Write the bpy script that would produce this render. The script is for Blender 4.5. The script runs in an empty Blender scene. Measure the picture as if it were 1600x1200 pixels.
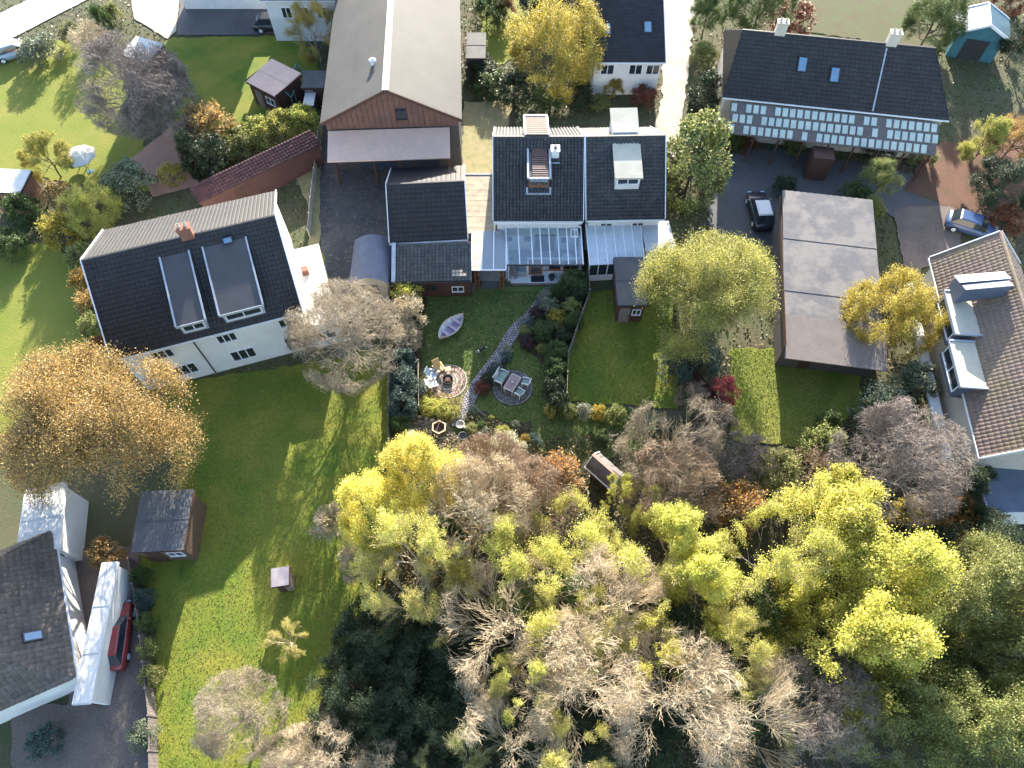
import bpy, math, random
import numpy as np
from mathutils import Vector, Matrix

# ---------------------------------------------------------------- camera, world, sun, exposure
S = bpy.context.scene
C = S.collection
F, PITCH, HC = 1110.0, math.radians(61.0), 48.0
cam = bpy.data.objects.new('camera', bpy.data.cameras.new('camera'))
C.objects.link(cam)
cam.location = (0, 0, HC)
cam.rotation_euler = (math.pi/2 - PITCH, 0, 0)
cam.data.sensor_width = 36.0
cam.data.lens = 36.0*F/1600.0
cam.data.clip_end = 3000
S.camera = cam
SUN_EL, SUN_AZ = math.radians(20.3), math.radians(5.0)
w = bpy.data.worlds.new('World'); S.world = w; w.use_nodes = True
nt = w.node_tree
sky = nt.nodes.new('ShaderNodeTexSky'); sky.sky_type = 'NISHITA'; sky.sun_disc = False
sky.sun_elevation = SUN_EL; sky.sun_rotation = SUN_AZ
bg = nt.nodes['Background']; bg.inputs['Strength'].default_value = 0.14
nt.links.new(sky.outputs[0], bg.inputs[0])
sl = bpy.data.lights.new('sun', 'SUN'); sl.energy = 5.0; sl.angle = math.radians(0.5); sl.color = (1, .91, .77)
so = bpy.data.objects.new('sun', sl); C.objects.link(so)
sd = Vector((math.sin(SUN_AZ)*math.cos(SUN_EL), math.cos(SUN_AZ)*math.cos(SUN_EL), math.sin(SUN_EL)))
so.rotation_euler = sd.to_track_quat('Z', 'Y').to_euler()
so.location = sd*100
S.view_settings.view_transform = 'Standard'; S.view_settings.look = 'None'
S.view_settings.gamma = 1; S.view_settings.use_curve_mapping = False
S.view_settings.exposure = 2.1

rs = np.random.RandomState(7)
R = random.Random(11)

# ---------------------------------------------------------------- surveying: photo ray -> point of the place at height z
def P(u, v, z=0.0):
    a = (u-800)/F; b = (600-v)/F
    d = Vector((a, math.cos(PITCH)+b*math.sin(PITCH), -math.sin(PITCH)+b*math.cos(PITCH)))
    t = (HC-z)/(-d.z)
    return Vector((d.x*t, d.y*t, z))
def mpp(u, v, z=0.0):                       # metres per photo pixel at that spot
    p = P(u, v, z)
    return (p.y*math.cos(PITCH)+(HC-z)*math.sin(PITCH))/F

# ---------------------------------------------------------------- materials
MATS = {}
def nodes(name):
    m = bpy.data.materials.new(name); m.use_nodes = True
    n = m.node_tree
    return m, n, n.nodes['Principled BSDF']
def mixc(n, fac, a, b):
    x = n.nodes.new('ShaderNodeMix'); x.data_type = 'RGBA'
    for k, s in ((0, fac), (6, a), (7, b)):
        if isinstance(s, (tuple, list)): x.inputs[k].default_value = (*s, 1) if len(s) == 3 else s
        elif isinstance(s, (int, float)): x.inputs[k].default_value = s
        else: n.links.new(s, x.inputs[k])
    return x.outputs[2]
def noise(n, scale, detail=4, vec=None, rough=.6):
    t = n.nodes.new('ShaderNodeTexNoise'); t.inputs['Scale'].default_value = scale
    t.inputs['Detail'].default_value = detail; t.inputs['Roughness'].default_value = rough
    if vec is not None: n.links.new(vec, t.inputs['Vector'])
    return t.outputs['Fac']
def ramp(n, fac, lo, hi):
    r = n.nodes.new('ShaderNodeMapRange'); r.inputs[1].default_value = lo; r.inputs[2].default_value = hi
    n.links.new(fac, r.inputs[0]); return r.outputs[0]
def M(name, c1, c2=None, rough=.8, s1=1.5, s2=12, bump=.0, spec=.5, island=0, metal=0, c3=None, lo=.35, hi=.65):
    """mottled surface: c1/c2 in large patches, c3 in small flecks, per-piece brightness change"""
    if name in MATS: return MATS[name]
    m, n, b = nodes(name)
    geo = n.nodes.new('ShaderNodeNewGeometry')
    vec = geo.outputs['Position']
    c2 = c2 or tuple(x*.78 for x in c1)
    col = mixc(n, ramp(n, noise(n, s1, 5, vec), lo, hi), c1, c2)
    c3 = c3 or tuple(x*.62 for x in c1)
    col = mixc(n, ramp(n, noise(n, s2, 4, vec), .52, .78), col, c3)
    if island:
        mp = n.nodes.new('ShaderNodeMapRange'); mp.inputs[3].default_value = 1-island; mp.inputs[4].default_value = 1+island
        n.links.new(geo.outputs['Random Per Island'], mp.inputs[0])
        hs = n.nodes.new('ShaderNodeHueSaturation'); n.links.new(mp.outputs[0], hs.inputs['Value']); n.links.new(col, hs.inputs['Color'])
        col = hs.outputs[0]
    n.links.new(col, b.inputs['Base Color'])
    b.inputs['Roughness'].default_value = rough; b.inputs['Specular IOR Level'].default_value = spec; b.inputs['Metallic'].default_value = metal
    if bump:
        bp = n.nodes.new('ShaderNodeBump'); bp.inputs['Strength'].default_value = min(1, bump); bp.inputs['Distance'].default_value = .05
        n.links.new(noise(n, s2*1.7, 3, vec), bp.inputs['Height']); n.links.new(bp.outputs[0], b.inputs['Normal'])
    MATS[name] = m; return m
def LEAF(name, cols, trans=.35):
    """leaf: each leaf picks its own tone, light passes through"""
    if name in MATS: return MATS[name]
    m, n, b = nodes(name)
    geo = n.nodes.new('ShaderNodeNewGeometry'); oi = n.nodes.new('ShaderNodeObjectInfo')
    cr = n.nodes.new('ShaderNodeValToRGB'); cr.color_ramp.interpolation = 'LINEAR'
    e = cr.color_ramp.elements
    while len(e) < len(cols): e.new(.5)
    for i, c in enumerate(cols):
        e[i].position = i/(len(cols)-1); e[i].color = (*c, 1)
    n.links.new(geo.outputs['Random Per Island'], cr.inputs[0])
    nz = noise(n, .55, 2, geo.outputs['Position'])
    mr = n.nodes.new('ShaderNodeMapRange'); mr.inputs[1].default_value = .3; mr.inputs[2].default_value = .7; mr.inputs[3].default_value = .78; mr.inputs[4].default_value = 1.22
    n.links.new(nz, mr.inputs[0])
    hs = n.nodes.new('ShaderNodeHueSaturation'); n.links.new(cr.outputs[0], hs.inputs['Color']); n.links.new(mr.outputs[0], hs.inputs['Value'])
    mh = n.nodes.new('ShaderNodeMapRange'); mh.inputs[3].default_value = .488; mh.inputs[4].default_value = .512
    n.links.new(oi.outputs['Random'], mh.inputs[0]); n.links.new(mh.outputs[0], hs.inputs['Hue'])
    tr = n.nodes.new('ShaderNodeBsdfTranslucent'); n.links.new(hs.outputs[0], tr.inputs[0]); n.links.new(hs.outputs[0], b.inputs['Base Color'])
    b.inputs['Roughness'].default_value = .5; b.inputs['Specular IOR Level'].default_value = .35
    mx = n.nodes.new('ShaderNodeMixShader'); mx.inputs[0].default_value = trans
    n.links.new(b.outputs[0], mx.inputs[1]); n.links.new(tr.outputs[0], mx.inputs[2])
    n.links.new(mx.outputs[0], n.nodes['Material Output'].inputs[0])
    MATS[name] = m; return m
def GLASS(name, tint=(.86, .93, .96), gloss=.1, rough=.03, haze=.06):
    if name in MATS: return MATS[name]
    m, n, b = nodes(name)
    t = n.nodes.new('ShaderNodeBsdfTransparent'); t.inputs[0].default_value = (*tint, 1)
    g = n.nodes.new('ShaderNodeBsdfGlossy'); g.inputs['Roughness'].default_value = rough; g.inputs[0].default_value = (.9, .95, 1, 1)
    d = n.nodes.new('ShaderNodeBsdfDiffuse'); d.inputs[0].default_value = (.55, .6, .65, 1)
    m1 = n.nodes.new('ShaderNodeMixShader'); m1.inputs[0].default_value = gloss
    m2 = n.nodes.new('ShaderNodeMixShader'); m2.inputs[0].default_value = haze
    n.links.new(t.outputs[0], m1.inputs[1]); n.links.new(g.outputs[0], m1.inputs[2])
    n.links.new(m1.outputs[0], m2.inputs[1]); n.links.new(d.outputs[0], m2.inputs[2])
    n.links.new(m2.outputs[0], n.nodes['Material Output'].inputs[0])
    MATS[name] = m; return m

ground_m = M('ground_earth', (.075, .065, .035), (.05, .07, .025), .95, .35, 6, .8, c3=(.12, .09, .05))
wood_floor_m = M('woodland_floor', (.05, .042, .025), (.03, .04, .015), .95, .6, 7, .8, c3=(.1, .07, .035))
lawn_m = M('lawn_grass', (.085, .14, .014), (.2, .19, .028), .9, .28, 5, .7, spec=.25, c3=(.12, .11, .035))
lawn2_m = M('garden_lawn_grass', (.085, .125, .03), (.12, .135, .04), .9, .5, 14, .7, spec=.25, c3=(.042, .088, .02))
lawn_far_m = M('rough_lawn_grass', (.125, .16, .02), (.19, .185, .035), .9, .25, 4, .7, spec=.25, c3=(.13, .14, .04))
soil_m = M('bed_soil', (.045, .024, .02), (.07, .035, .03), .95, 2, 14, .9, c3=(.12, .06, .045))
drygrass_m = M('dry_grass', (.2, .15, .08), (.11, .1, .04), .95, 1.2, 12, .9, c3=(.28, .2, .12))
tarmac_m = M('tarmac', (.085, .085, .09), (.06, .06, .065), .85, .3, 10, .4, c3=(.12, .12, .12))
yard_m = M('yard_concrete', (.085, .08, .075), (.045, .045, .05), .9, .45, 3, .5, c3=(.16, .145, .12))
gravel_m = M('pale_gravel', (.42, .38, .33), (.32, .29, .25), .9, .6, 14, .8, c3=(.22, .2, .17))
road_m = M('pale_road', (.45, .44, .42), (.36, .35, .33), .7, .5, 6, .3, c3=(.3, .29, .28))
brown_drive_m = M('brown_drive', (.15, .115, .1), (.1, .08, .07), .9, .6, 8, .6, c3=(.22, .18, .15))
gravel_p_m = M('pink_gravel', (.26, .21, .2), (.18, .15, .15), .95, 2, 22, 1, c3=(.4, .35, .33))
sand_m = M('straw_ground', (.3, .24, .13), (.2, .2, .08), .95, 1.6, 14, .8, c3=(.42, .34, .2))
tile_navy = M('navy_roof_tile', (.016, .017, .025), (.03, .031, .038), .56, 1.2, 9, .15, spec=.5, island=.35, c3=(.055, .06, .045))
tile_black = M('black_roof_tile', (.011, .011, .015), (.017, .017, .022), .58, .8, 7, .1, spec=.45, island=.22)
tile_pan = M('charcoal_pantile', (.035, .037, .04), (.055, .055, .055), .5, 1.5, 20, .2, spec=.7, island=.35, c3=(.1, .1, .085))
tile_pale = M('pale_replacement_tile', (.4, .34, .27), (.3, .26, .2), .8, 2, 20, .2)
tile_brown = M('brown_roof_tile', (.17, .12, .105), (.13, .095, .085), .85, .5, 6, .2, island=.2, c3=(.2, .17, .05))
tile_moss = M('mossy_brown_tile', (.19, .14, .125), (.17, .145, .075), .9, .3, 2.5, .3, island=.07, c3=(.15, .115, .09), lo=.45, hi=.75)
tile_greybrown = M('greybrown_roof_tile', (.12, .1, .09), (.085, .075, .075), .8, .6, 6, .2, island=.2, c3=(.2, .17, .14))
corr_m = M('weathered_corrugated_sheet', (.066, .063, .06), (.048, .046, .045), .75, .3, 7, .2, c3=(.07, .065, .06))
corr2_m = M('shade_toned_corrugated_sheet', (.15, .14, .135), (.085, .085, .095), .8, .7, 3, .2, c3=(.12, .11, .1), lo=.42, hi=.58)  # tree shade on the long roof put into the dark bluish colour
felt_pale = M('pale_roof_felt', (.34, .3, .22), (.24, .21, .16), .85, 1.4, 9, .3, island=.2, c3=(.13, .115, .09))
felt_cream = M('cream_flat_roof', (.5, .46, .37), (.42, .39, .31), .85, 1, 9, .3, island=.08)
felt_dark = M('dark_roof_felt', (.07, .07, .075), (.1, .1, .1), .85, 1, 9, .3, c3=(.15, .14, .13))
pink_roof_m = M('pink_roof_sheet', (.68, .45, .34), (.6, .4, .32), .8, 1, 9, .2)
white_wall = M('white_render', (.72, .72, .71), (.64, .64, .62), .8, .8, 8, .1, c3=(.5, .5, .48))
white_up = M('white_upvc', (.8, .81, .83), (.74, .75, .77), .35, 3, 20)
cream_wall = M('cream_render', (.55, .5, .42), (.48, .43, .36), .85, 1, 8, .1)
brick_m = M('red_brick', (.26, .11, .07), (.19, .085, .06), .85, 1.5, 25, .3, c3=(.34, .2, .15))
brickdark_m = M('dark_red_tile', (.085, .03, .03), (.06, .024, .024), .8, 1.2, 12, .3, island=.2)
timber_dark = M('dark_stained_timber', (.085, .04, .028), (.06, .03, .022), .8, 3, 25, .3)
timber_or = M('orange_stained_timber', (.36, .14, .035), (.28, .1, .025), .45, 3, 25, .1)
timber_br = M('brown_trellis_timber', (.24, .085, .035), (.17, .06, .03), .7, 3, 25, .2)
timber_pale = M('pale_timber', (.52, .42, .29), (.42, .33, .22), .75, 4, 25, .2, c3=(.3, .24, .17))
timber_yel = M('honey_timber', (.6, .42, .2), (.5, .33, .15), .6, 4, 25, .2)
timber_grey = M('grey_timber', (.24, .2, .19), (.18, .15, .14), .8, 3, 25, .3)
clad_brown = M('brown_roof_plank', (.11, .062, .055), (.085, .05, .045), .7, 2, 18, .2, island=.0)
clad_lit = M('sunlit_roof_plank', (.13, .085, .075), (.1, .07, .06), .75, 2, 18, .2, island=.0)  # paler copy of the brown plank, sunlight put into the colour
lead_m = M('lead_flashing', (.38, .42, .47), (.3, .33, .38), .5, 2, 9, .1)
metal_w = M('white_metal', (.7, .72, .74), (.62, .64, .66), .35, 2, 9)
metal_dk = M('dark_metal', (.03, .032, .035), (.045, .045, .05), .4, 3, 12)
glass_win = M('window_glass', (.015, .022, .03), (.03, .04, .05), .06, .6, 2, spec=.9)
glass_sky = M('skylight_glass', (.12, .22, .34), (.16, .27, .38), .05, 1, 2, spec=1)
glass_cons = GLASS('conservatory_glass')
poly_m = GLASS('polycarbonate_sheet', (.6, .64, .7), .1, .3, .3)
stone_dk = M('stone_sett', (.15, .14, .155), (.11, .1, .115), .85, 2, 20, .4, island=.4, c3=(.22, .2, .2))
brick_pink = M('pink_paver', (.32, .2, .17), (.25, .165, .14), .85, 3, 25, .3, island=.3)
pale_paver = M('cream_paver', (.6, .53, .42), (.52, .45, .35), .85, 3, 25, .2, island=.12)
mortar_dk = M('dark_joint', (.035, .032, .03), (.05, .045, .04), .95, 3, 20)
mortar_br = M('sandy_joint', (.16, .12, .085), (.2, .16, .11), .95, 3, 20)
porcelain = M('white_patio_tile', (.62, .64, .67), (.55, .57, .6), .5, 2, 14, island=.06)
rubber_m = M('black_rubber', (.012, .013, .018), (.018, .018, .022), .9, 3, 20)
stone_pale = M('pale_stone', (.4, .36, .29), (.3, .27, .21), .9, 3, 18, .5, c3=(.2, .18, .12))
bark_m = M('brown_bark', (.16, .125, .09), (.1, .085, .055), .9, 2, 20, .6, c3=(.12, .15, .05))
bark_dark = M('dark_bark', (.08, .065, .045), (.06, .06, .035), .9, 2, 20, .6)
twig_pale = M('pale_twig', (.62, .51, .37), (.48, .39, .27), .8, .8, 8, 0, island=.25, c3=(.3, .29, .14))
twig_mid = M('beige_twig', (.36, .3, .22), (.27, .22, .16), .8, .8, 8, 0, island=.3, c3=(.3, .28, .14))
twig_brown = M('brown_twig', (.36, .26, .19), (.28, .2, .14), .8, .8, 8, 0, island=.3, c3=(.33, .3, .15))
twig_grey = M('grey_twig', (.27, .225, .2), (.2, .17, .15), .8, .8, 8, 0, island=.3)
ivy_bark = M('ivy_green_bark', (.06, .1, .03), (.1, .11, .05), .9, 2, 20, .6)

# ---------------------------------------------------------------- mesh helpers
class MB:
    def __init__(s): s.v = []; s.f = []
    def add(s, vs, fs):
        o = len(s.v); s.v += [tuple(x) for x in vs]; s.f += [tuple(i+o for i in f) for f in fs]; return s
    def box(s, x0, x1, y0, y1, z0, z1):
        return s.add([(x0,y0,z0),(x1,y0,z0),(x1,y1,z0),(x0,y1,z0),(x0,y0,z1),(x1,y0,z1),(x1,y1,z1),(x0,y1,z1)],
                     [(0,3,2,1),(4,5,6,7),(0,1,5,4),(1,2,6,5),(2,3,7,6),(3,0,4,7)])
    def hexa(s, b, t):               # b, t: four points each, counter-clockwise seen from above
        return s.add(list(b)+list(t), [(3,2,1,0),(4,5,6,7),(0,1,5,4),(1,2,6,5),(2,3,7,6),(3,0,4,7)])
    def bar(s, a, b, w=.05, h=None, up=(0,0,1)):
        a = Vector(a); b = Vector(b); d = (b-a).normalized(); h = h or w
        x = d.cross(Vector(up))
        if x.length < .05: x = d.cross(Vector((1,0,0)))
        x.normalize(); y = x.cross(d)
        q = [(-1,-1),(1,-1),(1,1),(-1,1)]
        return s.add([p+x*(i*w/2)+y*(j*h/2) for p in (a,b) for i,j in q],
                     [(0,1,2,3),(7,6,5,4),(0,4,5,1),(1,5,6,2),(2,6,7,3),(3,7,4,0)])
    def tube(s, pts, r, n=8, close=True):
        pts = [Vector(p) for p in pts]; rr = r if isinstance(r, (list, tuple)) else [r]*len(pts)
        vs = []
        for i, p in enumerate(pts):
            d = (pts[min(i+1,len(pts)-1)]-pts[max(i-1,0)]).normalized()
            x = d.cross(Vector((0,0,1)))
            if x.length < .05: x = Vector((1,0,0))
            x.normalize(); y = x.cross(d)
            vs += [p+x*(rr[i]*math.cos(6.2832*k/n))+y*(rr[i]*math.sin(6.2832*k/n)) for k in range(n)]
        fs = [(i*n+k, i*n+(k+1)%n, (i+1)*n+(k+1)%n, (i+1)*n+k) for i in range(len(pts)-1) for k in range(n)]
        if close: fs += [tuple(range(n))[::-1], tuple(range((len(pts)-1)*n, len(pts)*n))]
        return s.add(vs, fs)
    def lathe(s, prof, n=20, cx=0, cy=0):
        vs = [(cx+r*math.cos(6.2832*k/n), cy+r*math.sin(6.2832*k/n), z) for r, z in prof for k in range(n)]
        fs = [(i*n+k, i*n+(k+1)%n, (i+1)*n+(k+1)%n, (i+1)*n+k) for i in range(len(prof)-1) for k in range(n)]
        return s.add(vs, fs)
    def prism(s, poly, z0, z1):
        n = len(poly)
        return s.add([(x,y,z0) for x,y in poly]+[(x,y,z1) for x,y in poly],
                     [tuple(range(n))[::-1], tuple(range(n,2*n))]+[(i,(i+1)%n,n+(i+1)%n,n+i) for i in range(n)])
    def mesh(s, name, m):
        me = bpy.data.meshes.new(name); me.from_pydata([tuple(v) for v in s.v], [], s.f)
        if m: me.materials.append(m)
        return me
def npmesh(name, V, Fq, m):
    """big mesh from numpy arrays; Fq (n,k) index array or list of such"""
    me = bpy.data.meshes.new(name)
    Fs = Fq if isinstance(Fq, list) else [Fq]
    Fs = [f for f in Fs if len(f)]
    me.vertices.add(len(V)); me.vertices.foreach_set('co', np.asarray(V, np.float32).ravel())
    li = np.concatenate([f.ravel() for f in Fs]).astype(np.int32)
    me.loops.add(len(li)); me.loops.foreach_set('vertex_index', li)
    tot = np.concatenate([np.full(len(f), f.shape[1]) for f in Fs]).astype(np.int32)
    st = np.concatenate([[0], np.cumsum(tot)[:-1]]).astype(np.int32)
    me.polygons.add(len(tot)); me.polygons.foreach_set('loop_start', st); me.polygons.foreach_set('loop_total', tot)
    me.update(calc_edges=True)
    if m: me.materials.append(m)
    return me
def link(name, me, parent=None, label=None, cat=None, group=None, kind=None, loc=None, rz=None):
    o = bpy.data.objects.new(name, me); C.objects.link(o)
    if parent: o.parent = parent
    if label: o['label'] = label
    if cat: o['category'] = cat
    if group: o['group'] = group
    if kind: o['kind'] = kind
    if loc is not None: o.location = loc
    if rz is not None: o.rotation_euler = (0,0,rz)
    return o
def part(name, mb, m, parent, label=None, kind=None):
    me = mb.mesh(name, m) if isinstance(mb, MB) else mb
    return link(name, me, parent, label=label, kind=kind)
def thing(name, label, cat, loc=(0,0,0), rz=0, group=None):
    return link(name, None, None, label, cat, group, None, loc, rz)
def copytree(o, parent=None):
    c = o.copy(); C.objects.link(c)
    if parent: c.parent = parent
    for ch in list(o.children): copytree(ch, c)
    return c
def smooth(o):
    for p in o.data.polygons: p.use_smooth = True
    return o
def sub(a, b, n): return [a+(b-a)*i/n for i in range(n+1)]

# ---------------------------------------------------------------- ground sheets
LAY = [0]; SURF = []
def sheet(name, pts, m, z=None, jit=0.0, label=None, world=False):
    """flat ground surface outlined by surveyed corners; edges broken up by jit metres"""
    if z is None: LAY[0] += 1; z = LAY[0]*.004
    W = [Vector((p[0], p[1], 0)) for p in pts] if world else [P(u, v, 0) for u, v in pts]
    out = []
    for i, a in enumerate(W):
        b = W[(i+1) % len(W)]
        n = max(1, int((b-a).length/.5)) if jit else 1
        for k in range(n):
            p = a+(b-a)*k/n
            if jit: p = p+Vector((R.uniform(-jit, jit), R.uniform(-jit, jit), 0))
            out.append((p.x, p.y, z))
    if name not in ('woodland_floor','rough_ground','sandy_ground','planting_bed'): SURF.append([(p.x, p.y) for p in W])
    me = bpy.data.meshes.new(name); me.from_pydata(out, [], [tuple(range(len(out)))]); me.materials.append(m)
    if me.polygons[0].normal.z < 0: me.flip_normals()
    o = link(name, me, kind='structure')
    if label: o['label'] = label
    return o
g = MB(); g.add([(-900,-500,0),(900,-500,0),(900,1500,0),(-900,1500,0)], [(0,1,2,3)])
link('ground', g.mesh('ground', ground_m), kind='structure')
sheet('woodland_floor', [(600,700),(960,700),(1110,640),(1620,700),(1750,1300),(380,1300),(560,960),(612,890)], wood_floor_m, jit=.2)
sheet('lawn', [(610,448),(915,448),(918,470),(884,565),(882,626),(1000,640),(1010,700),(930,725),(800,700),(735,660),(700,690),(610,690)], lawn2_m, jit=.03)
sheet('planting_bed', [(800,690),(716,664),(722,645),(736,634),(770,650),(800,662),(830,660),(832,680)], soil_m, jit=.08)
sheet('planting_bed', [(660,560),(660,690),(612,720),(612,440),(665,440),(668,470),(655,520)], soil_m, jit=.06)
sheet('planting_bed', [(868,446),(917,446),(918,470),(884,565),(882,640),(855,640),(852,600),(845,560),(822,548),(806,530),(812,500),(840,470)], soil_m, jit=.1)
sheet('planting_bed', [(658,612),(718,622),(724,640),(700,668),(660,660)], M('leafy_bed', (.16, .1, .05), (.1, .1, .03), .95, 2, 14, .9, c3=(.35, .28, .06)), jit=.08)
sheet('planting_bed', [(746,590),(775,575),(785,545),(795,545),(790,575),(772,600),(762,618),(740,618)], soil_m, jit=.06)
sheet('rough_ground', [(612,655),(700,662),(725,700),(830,700),(830,740),(612,740)], drygrass_m, jit=.12)
sheet('sandy_ground', [(655,575),(735,580),(733,612),(722,640),(690,632),(660,620)], sand_m, jit=.1)
sheet('gravel_strip', [(648,441),(742,443),(742,456),(700,458),(650,456)], gravel_p_m, jit=.05)
sheet('lawn', [(255,600),(400,580),(612,545),(614,890),(560,960),(440,1260),(236,1260),(245,1000),(215,860),(285,870),(280,780)], lawn_m, jit=.15)
sheet('lawn', [(-80,400),(90,375),(150,500),(200,590),(40,640),(-80,800)], lawn_far_m, jit=.15)
sheet('lawn', [(-60,100),(95,62),(180,100),(215,190),(250,300),(120,290),(-60,250)], lawn_far_m, jit=.2)
sheet('lawn', [(262,60),(470,56),(500,110),(500,180),(300,240),(230,150)], lawn_m, jit=.2)
sheet('lawn', [(750,-20),(860,-20),(830,60),(790,100),(750,112)], lawn_far_m, jit=.2)
sheet('lawn', [(1250,-20),(1500,-20),(1480,80),(1250,50)], M('shade_toned_leafy_grass',(.06,.08,.025),(.07,.055,.03),.95,.5,8,.7), jit=.2)  # shade on this leafy lawn put into a darker grass colour
sheet('lawn', [(150,1130),(197,1125),(200,1260),(120,1260)], lawn_far_m, jit=.1)
sheet('lawn', [(905,455),(1050,455),(1060,640),(884,626),(882,565),(917,470)], lawn_m, jit=.1)
sheet('lawn', [(1140,545),(1345,545),(1345,640),(1260,700),(1140,690)], lawn_far_m, jit=.15)
sheet('lawn', [(500,395),(532,395),(540,450),(506,455)], lawn_far_m, jit=.08)
sheet('road', [(-80,60),(130,-40),(215,-40),(-80,112)], road_m, jit=.05)
sheet('forecourt', [(200,-30),(285,-30),(275,50),(262,62),(210,30)], gravel_m, jit=.05)
sheet('driveway', [(286,-30),(500,-30),(480,55),(276,56)], tarmac_m, jit=.05)
sheet('track', [(1036,-40),(1090,-40),(1075,120),(1055,250),(1020,215),(1034,150)], gravel_m, jit=.15)
sheet('farmyard', [(430,240),(505,195),(735,185),(775,195),(780,300),(730,365),(612,450),(520,460),(505,400),(495,330)], yard_m, jit=.12)
sheet('gravel_strip', [(725,160),(800,160),(780,272),(722,272)], sand_m, jit=.15)
sheet('driveway', [(1100,232),(1240,235),(1500,290),(1490,345),(1400,345),(1350,310),(1230,330),(1222,390),(1110,390)], tarmac_m, jit=.12)
sheet('driveway', [(1395,325),(1500,320),(1500,400),(1440,420),(1420,470)], brown_drive_m, jit=.1)
sheet('driveway', [(110,860),(215,855),(232,1000),(235,1260),(20,1260),(20,1100),(110,1100)], brown_drive_m, jit=.12)
sheet('gravel_strip', [(380,210),(505,195),(500,300),(500,460),(480,460),(485,330),(450,250)], sand_m, jit=.1)
sheet('red_earth_bank', [(1450,230),(1620,200),(1620,360),(1500,330),(1410,300)], M('red_leaf_earth', (.13, .06, .04), (.09, .05, .03), .95, .8, 8, .7), jit=.2)
sheet('terrace', [(205,250),(300,175),(310,290),(240,310)], M('terracotta_paving', (.34, .2, .15), (.28, .17, .13), .85, 1, 9, .3), jit=.08)
# ---------------------------------------------------------------- roofs
def roof_slope(bl, br, tr, tl, m, parent, tw=.3, th=.33, style='tile', name=None, thick=.1, slab_m=None):
    """one pitch: a slab and real overlapping tiles (or corrugated sheet) lying on it; local coordinates"""
    bl, br, tr, tl = map(Vector, (bl, br, tr, tl))
    ux = (br-bl); W = ux.length; ux.normalize()
    n = ux.cross(tl-bl).normalized()
    if n.z < 0: n = -n
    uy = n.cross(ux); 
    if uy.z < 0 or (abs(uy.z) < 1e-6 and uy.dot(tl-bl) < 0): uy = -uy
    L = (tl-bl).dot(uy); sl = (tl-bl).dot(ux); sr = (tr-bl).dot(ux)
    q = [bl, br, tr, tl]
    if n.dot((br-bl).cross(tl-bl)) < 0: q = q[::-1]
    slab = MB(); slab.hexa([p-n*thick for p in q], q)
    sb = part('roof_deck', slab, slab_m or m, parent)
    bl_, ux_, uy_, n_ = (np.array(x) for x in (bl, ux, uy, n))
    if style == 'corr':
        tw = tw or .2; cols = max(1, int(W/tw)); xs = np.linspace(0, W, cols*2+1); rows = max(1, round(L/th))
        V = []; Fq = []
        for j in range(rows):
            t0, t1 = j*L/rows, (j+1)*L/rows+(.06 if j < rows-1 else 0)
            f0, f1 = t0/L, min(1, t1/L)
            o = len(V)
            for t, f, hz in ((t0, f0, .055), (t1, f1, .02)):
                a, b = sl*f, W+(sr-W)*f
                for i, x in enumerate(xs):
                    V.append(bl_+ux_*(a+(b-a)*x/W)+uy_*t+n_*(hz+(.045 if i % 2 else 0)))
            k = len(xs)
            Fq += [(o+i, o+i+1, o+k+i+1, o+k+i) for i in range(k-1)]
        me = npmesh(name or 'corrugated_sheeting', np.array(V), np.array(Fq), m)
    else:
        rows = max(1, round(L/th)); prof = [(0, 0), (.28, .055), (.6, .055), (.9, 0)] if style == 'pan' else [(0, .0), (.2, .022), (.8, .022), (.97, 0)]
        B = []
        for j in range(rows):
            f = (j+.5)/rows; a, b = sl*f, W+(sr-W)*f
            k0 = int(math.floor(a/tw)); k1 = int(math.ceil(b/tw))
            ks = np.arange(k0, k1)
            s0 = np.clip(ks*tw, a, b); s1 = np.clip((ks+1)*tw, a, b)
            ok = s1-s0 > .03; s0, s1 = s0[ok], s1[ok]
            N = len(s0)
            if not N: continue
            jt = rs.normal(0, .008, N)-(0 if style == 'pan' else .03)
            up = np.minimum((j+1)*L/rows+.05, L)
            blk = np.zeros((N, 12, 3))
            for q_, (fr, hh) in enumerate(prof):
                s = s0+(s1-s0)*fr
                base = bl_+np.outer(s, ux_)
                blk[:, q_] = base+uy_*(j*L/rows-.02)+np.outer(hh+.065+jt, n_)
                blk[:, 4+q_] = base+uy_*up+np.outer(hh+.004+jt*0, n_)
                blk[:, 8+q_] = base+uy_*(j*L/rows-.02)+n_*.001
            B.append(blk)
        B = np.concatenate(B); N = len(B)
        f1 = np.array([(i, i+1, 5+i, 4+i) for i in range(3)]+[(8+i, 9+i, 1+i, i) for i in range(3)])
        Fq = (np.arange(N)*12)[:, None, None]+f1[None]
        me = npmesh(name or 'roof_tiles', B.reshape(-1, 3), Fq.reshape(-1, 4), m)
    return part(name or ('corrugated_sheeting' if style == 'corr' else 'roof_tiles'), me, None, parent, kind='stuff')

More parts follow.
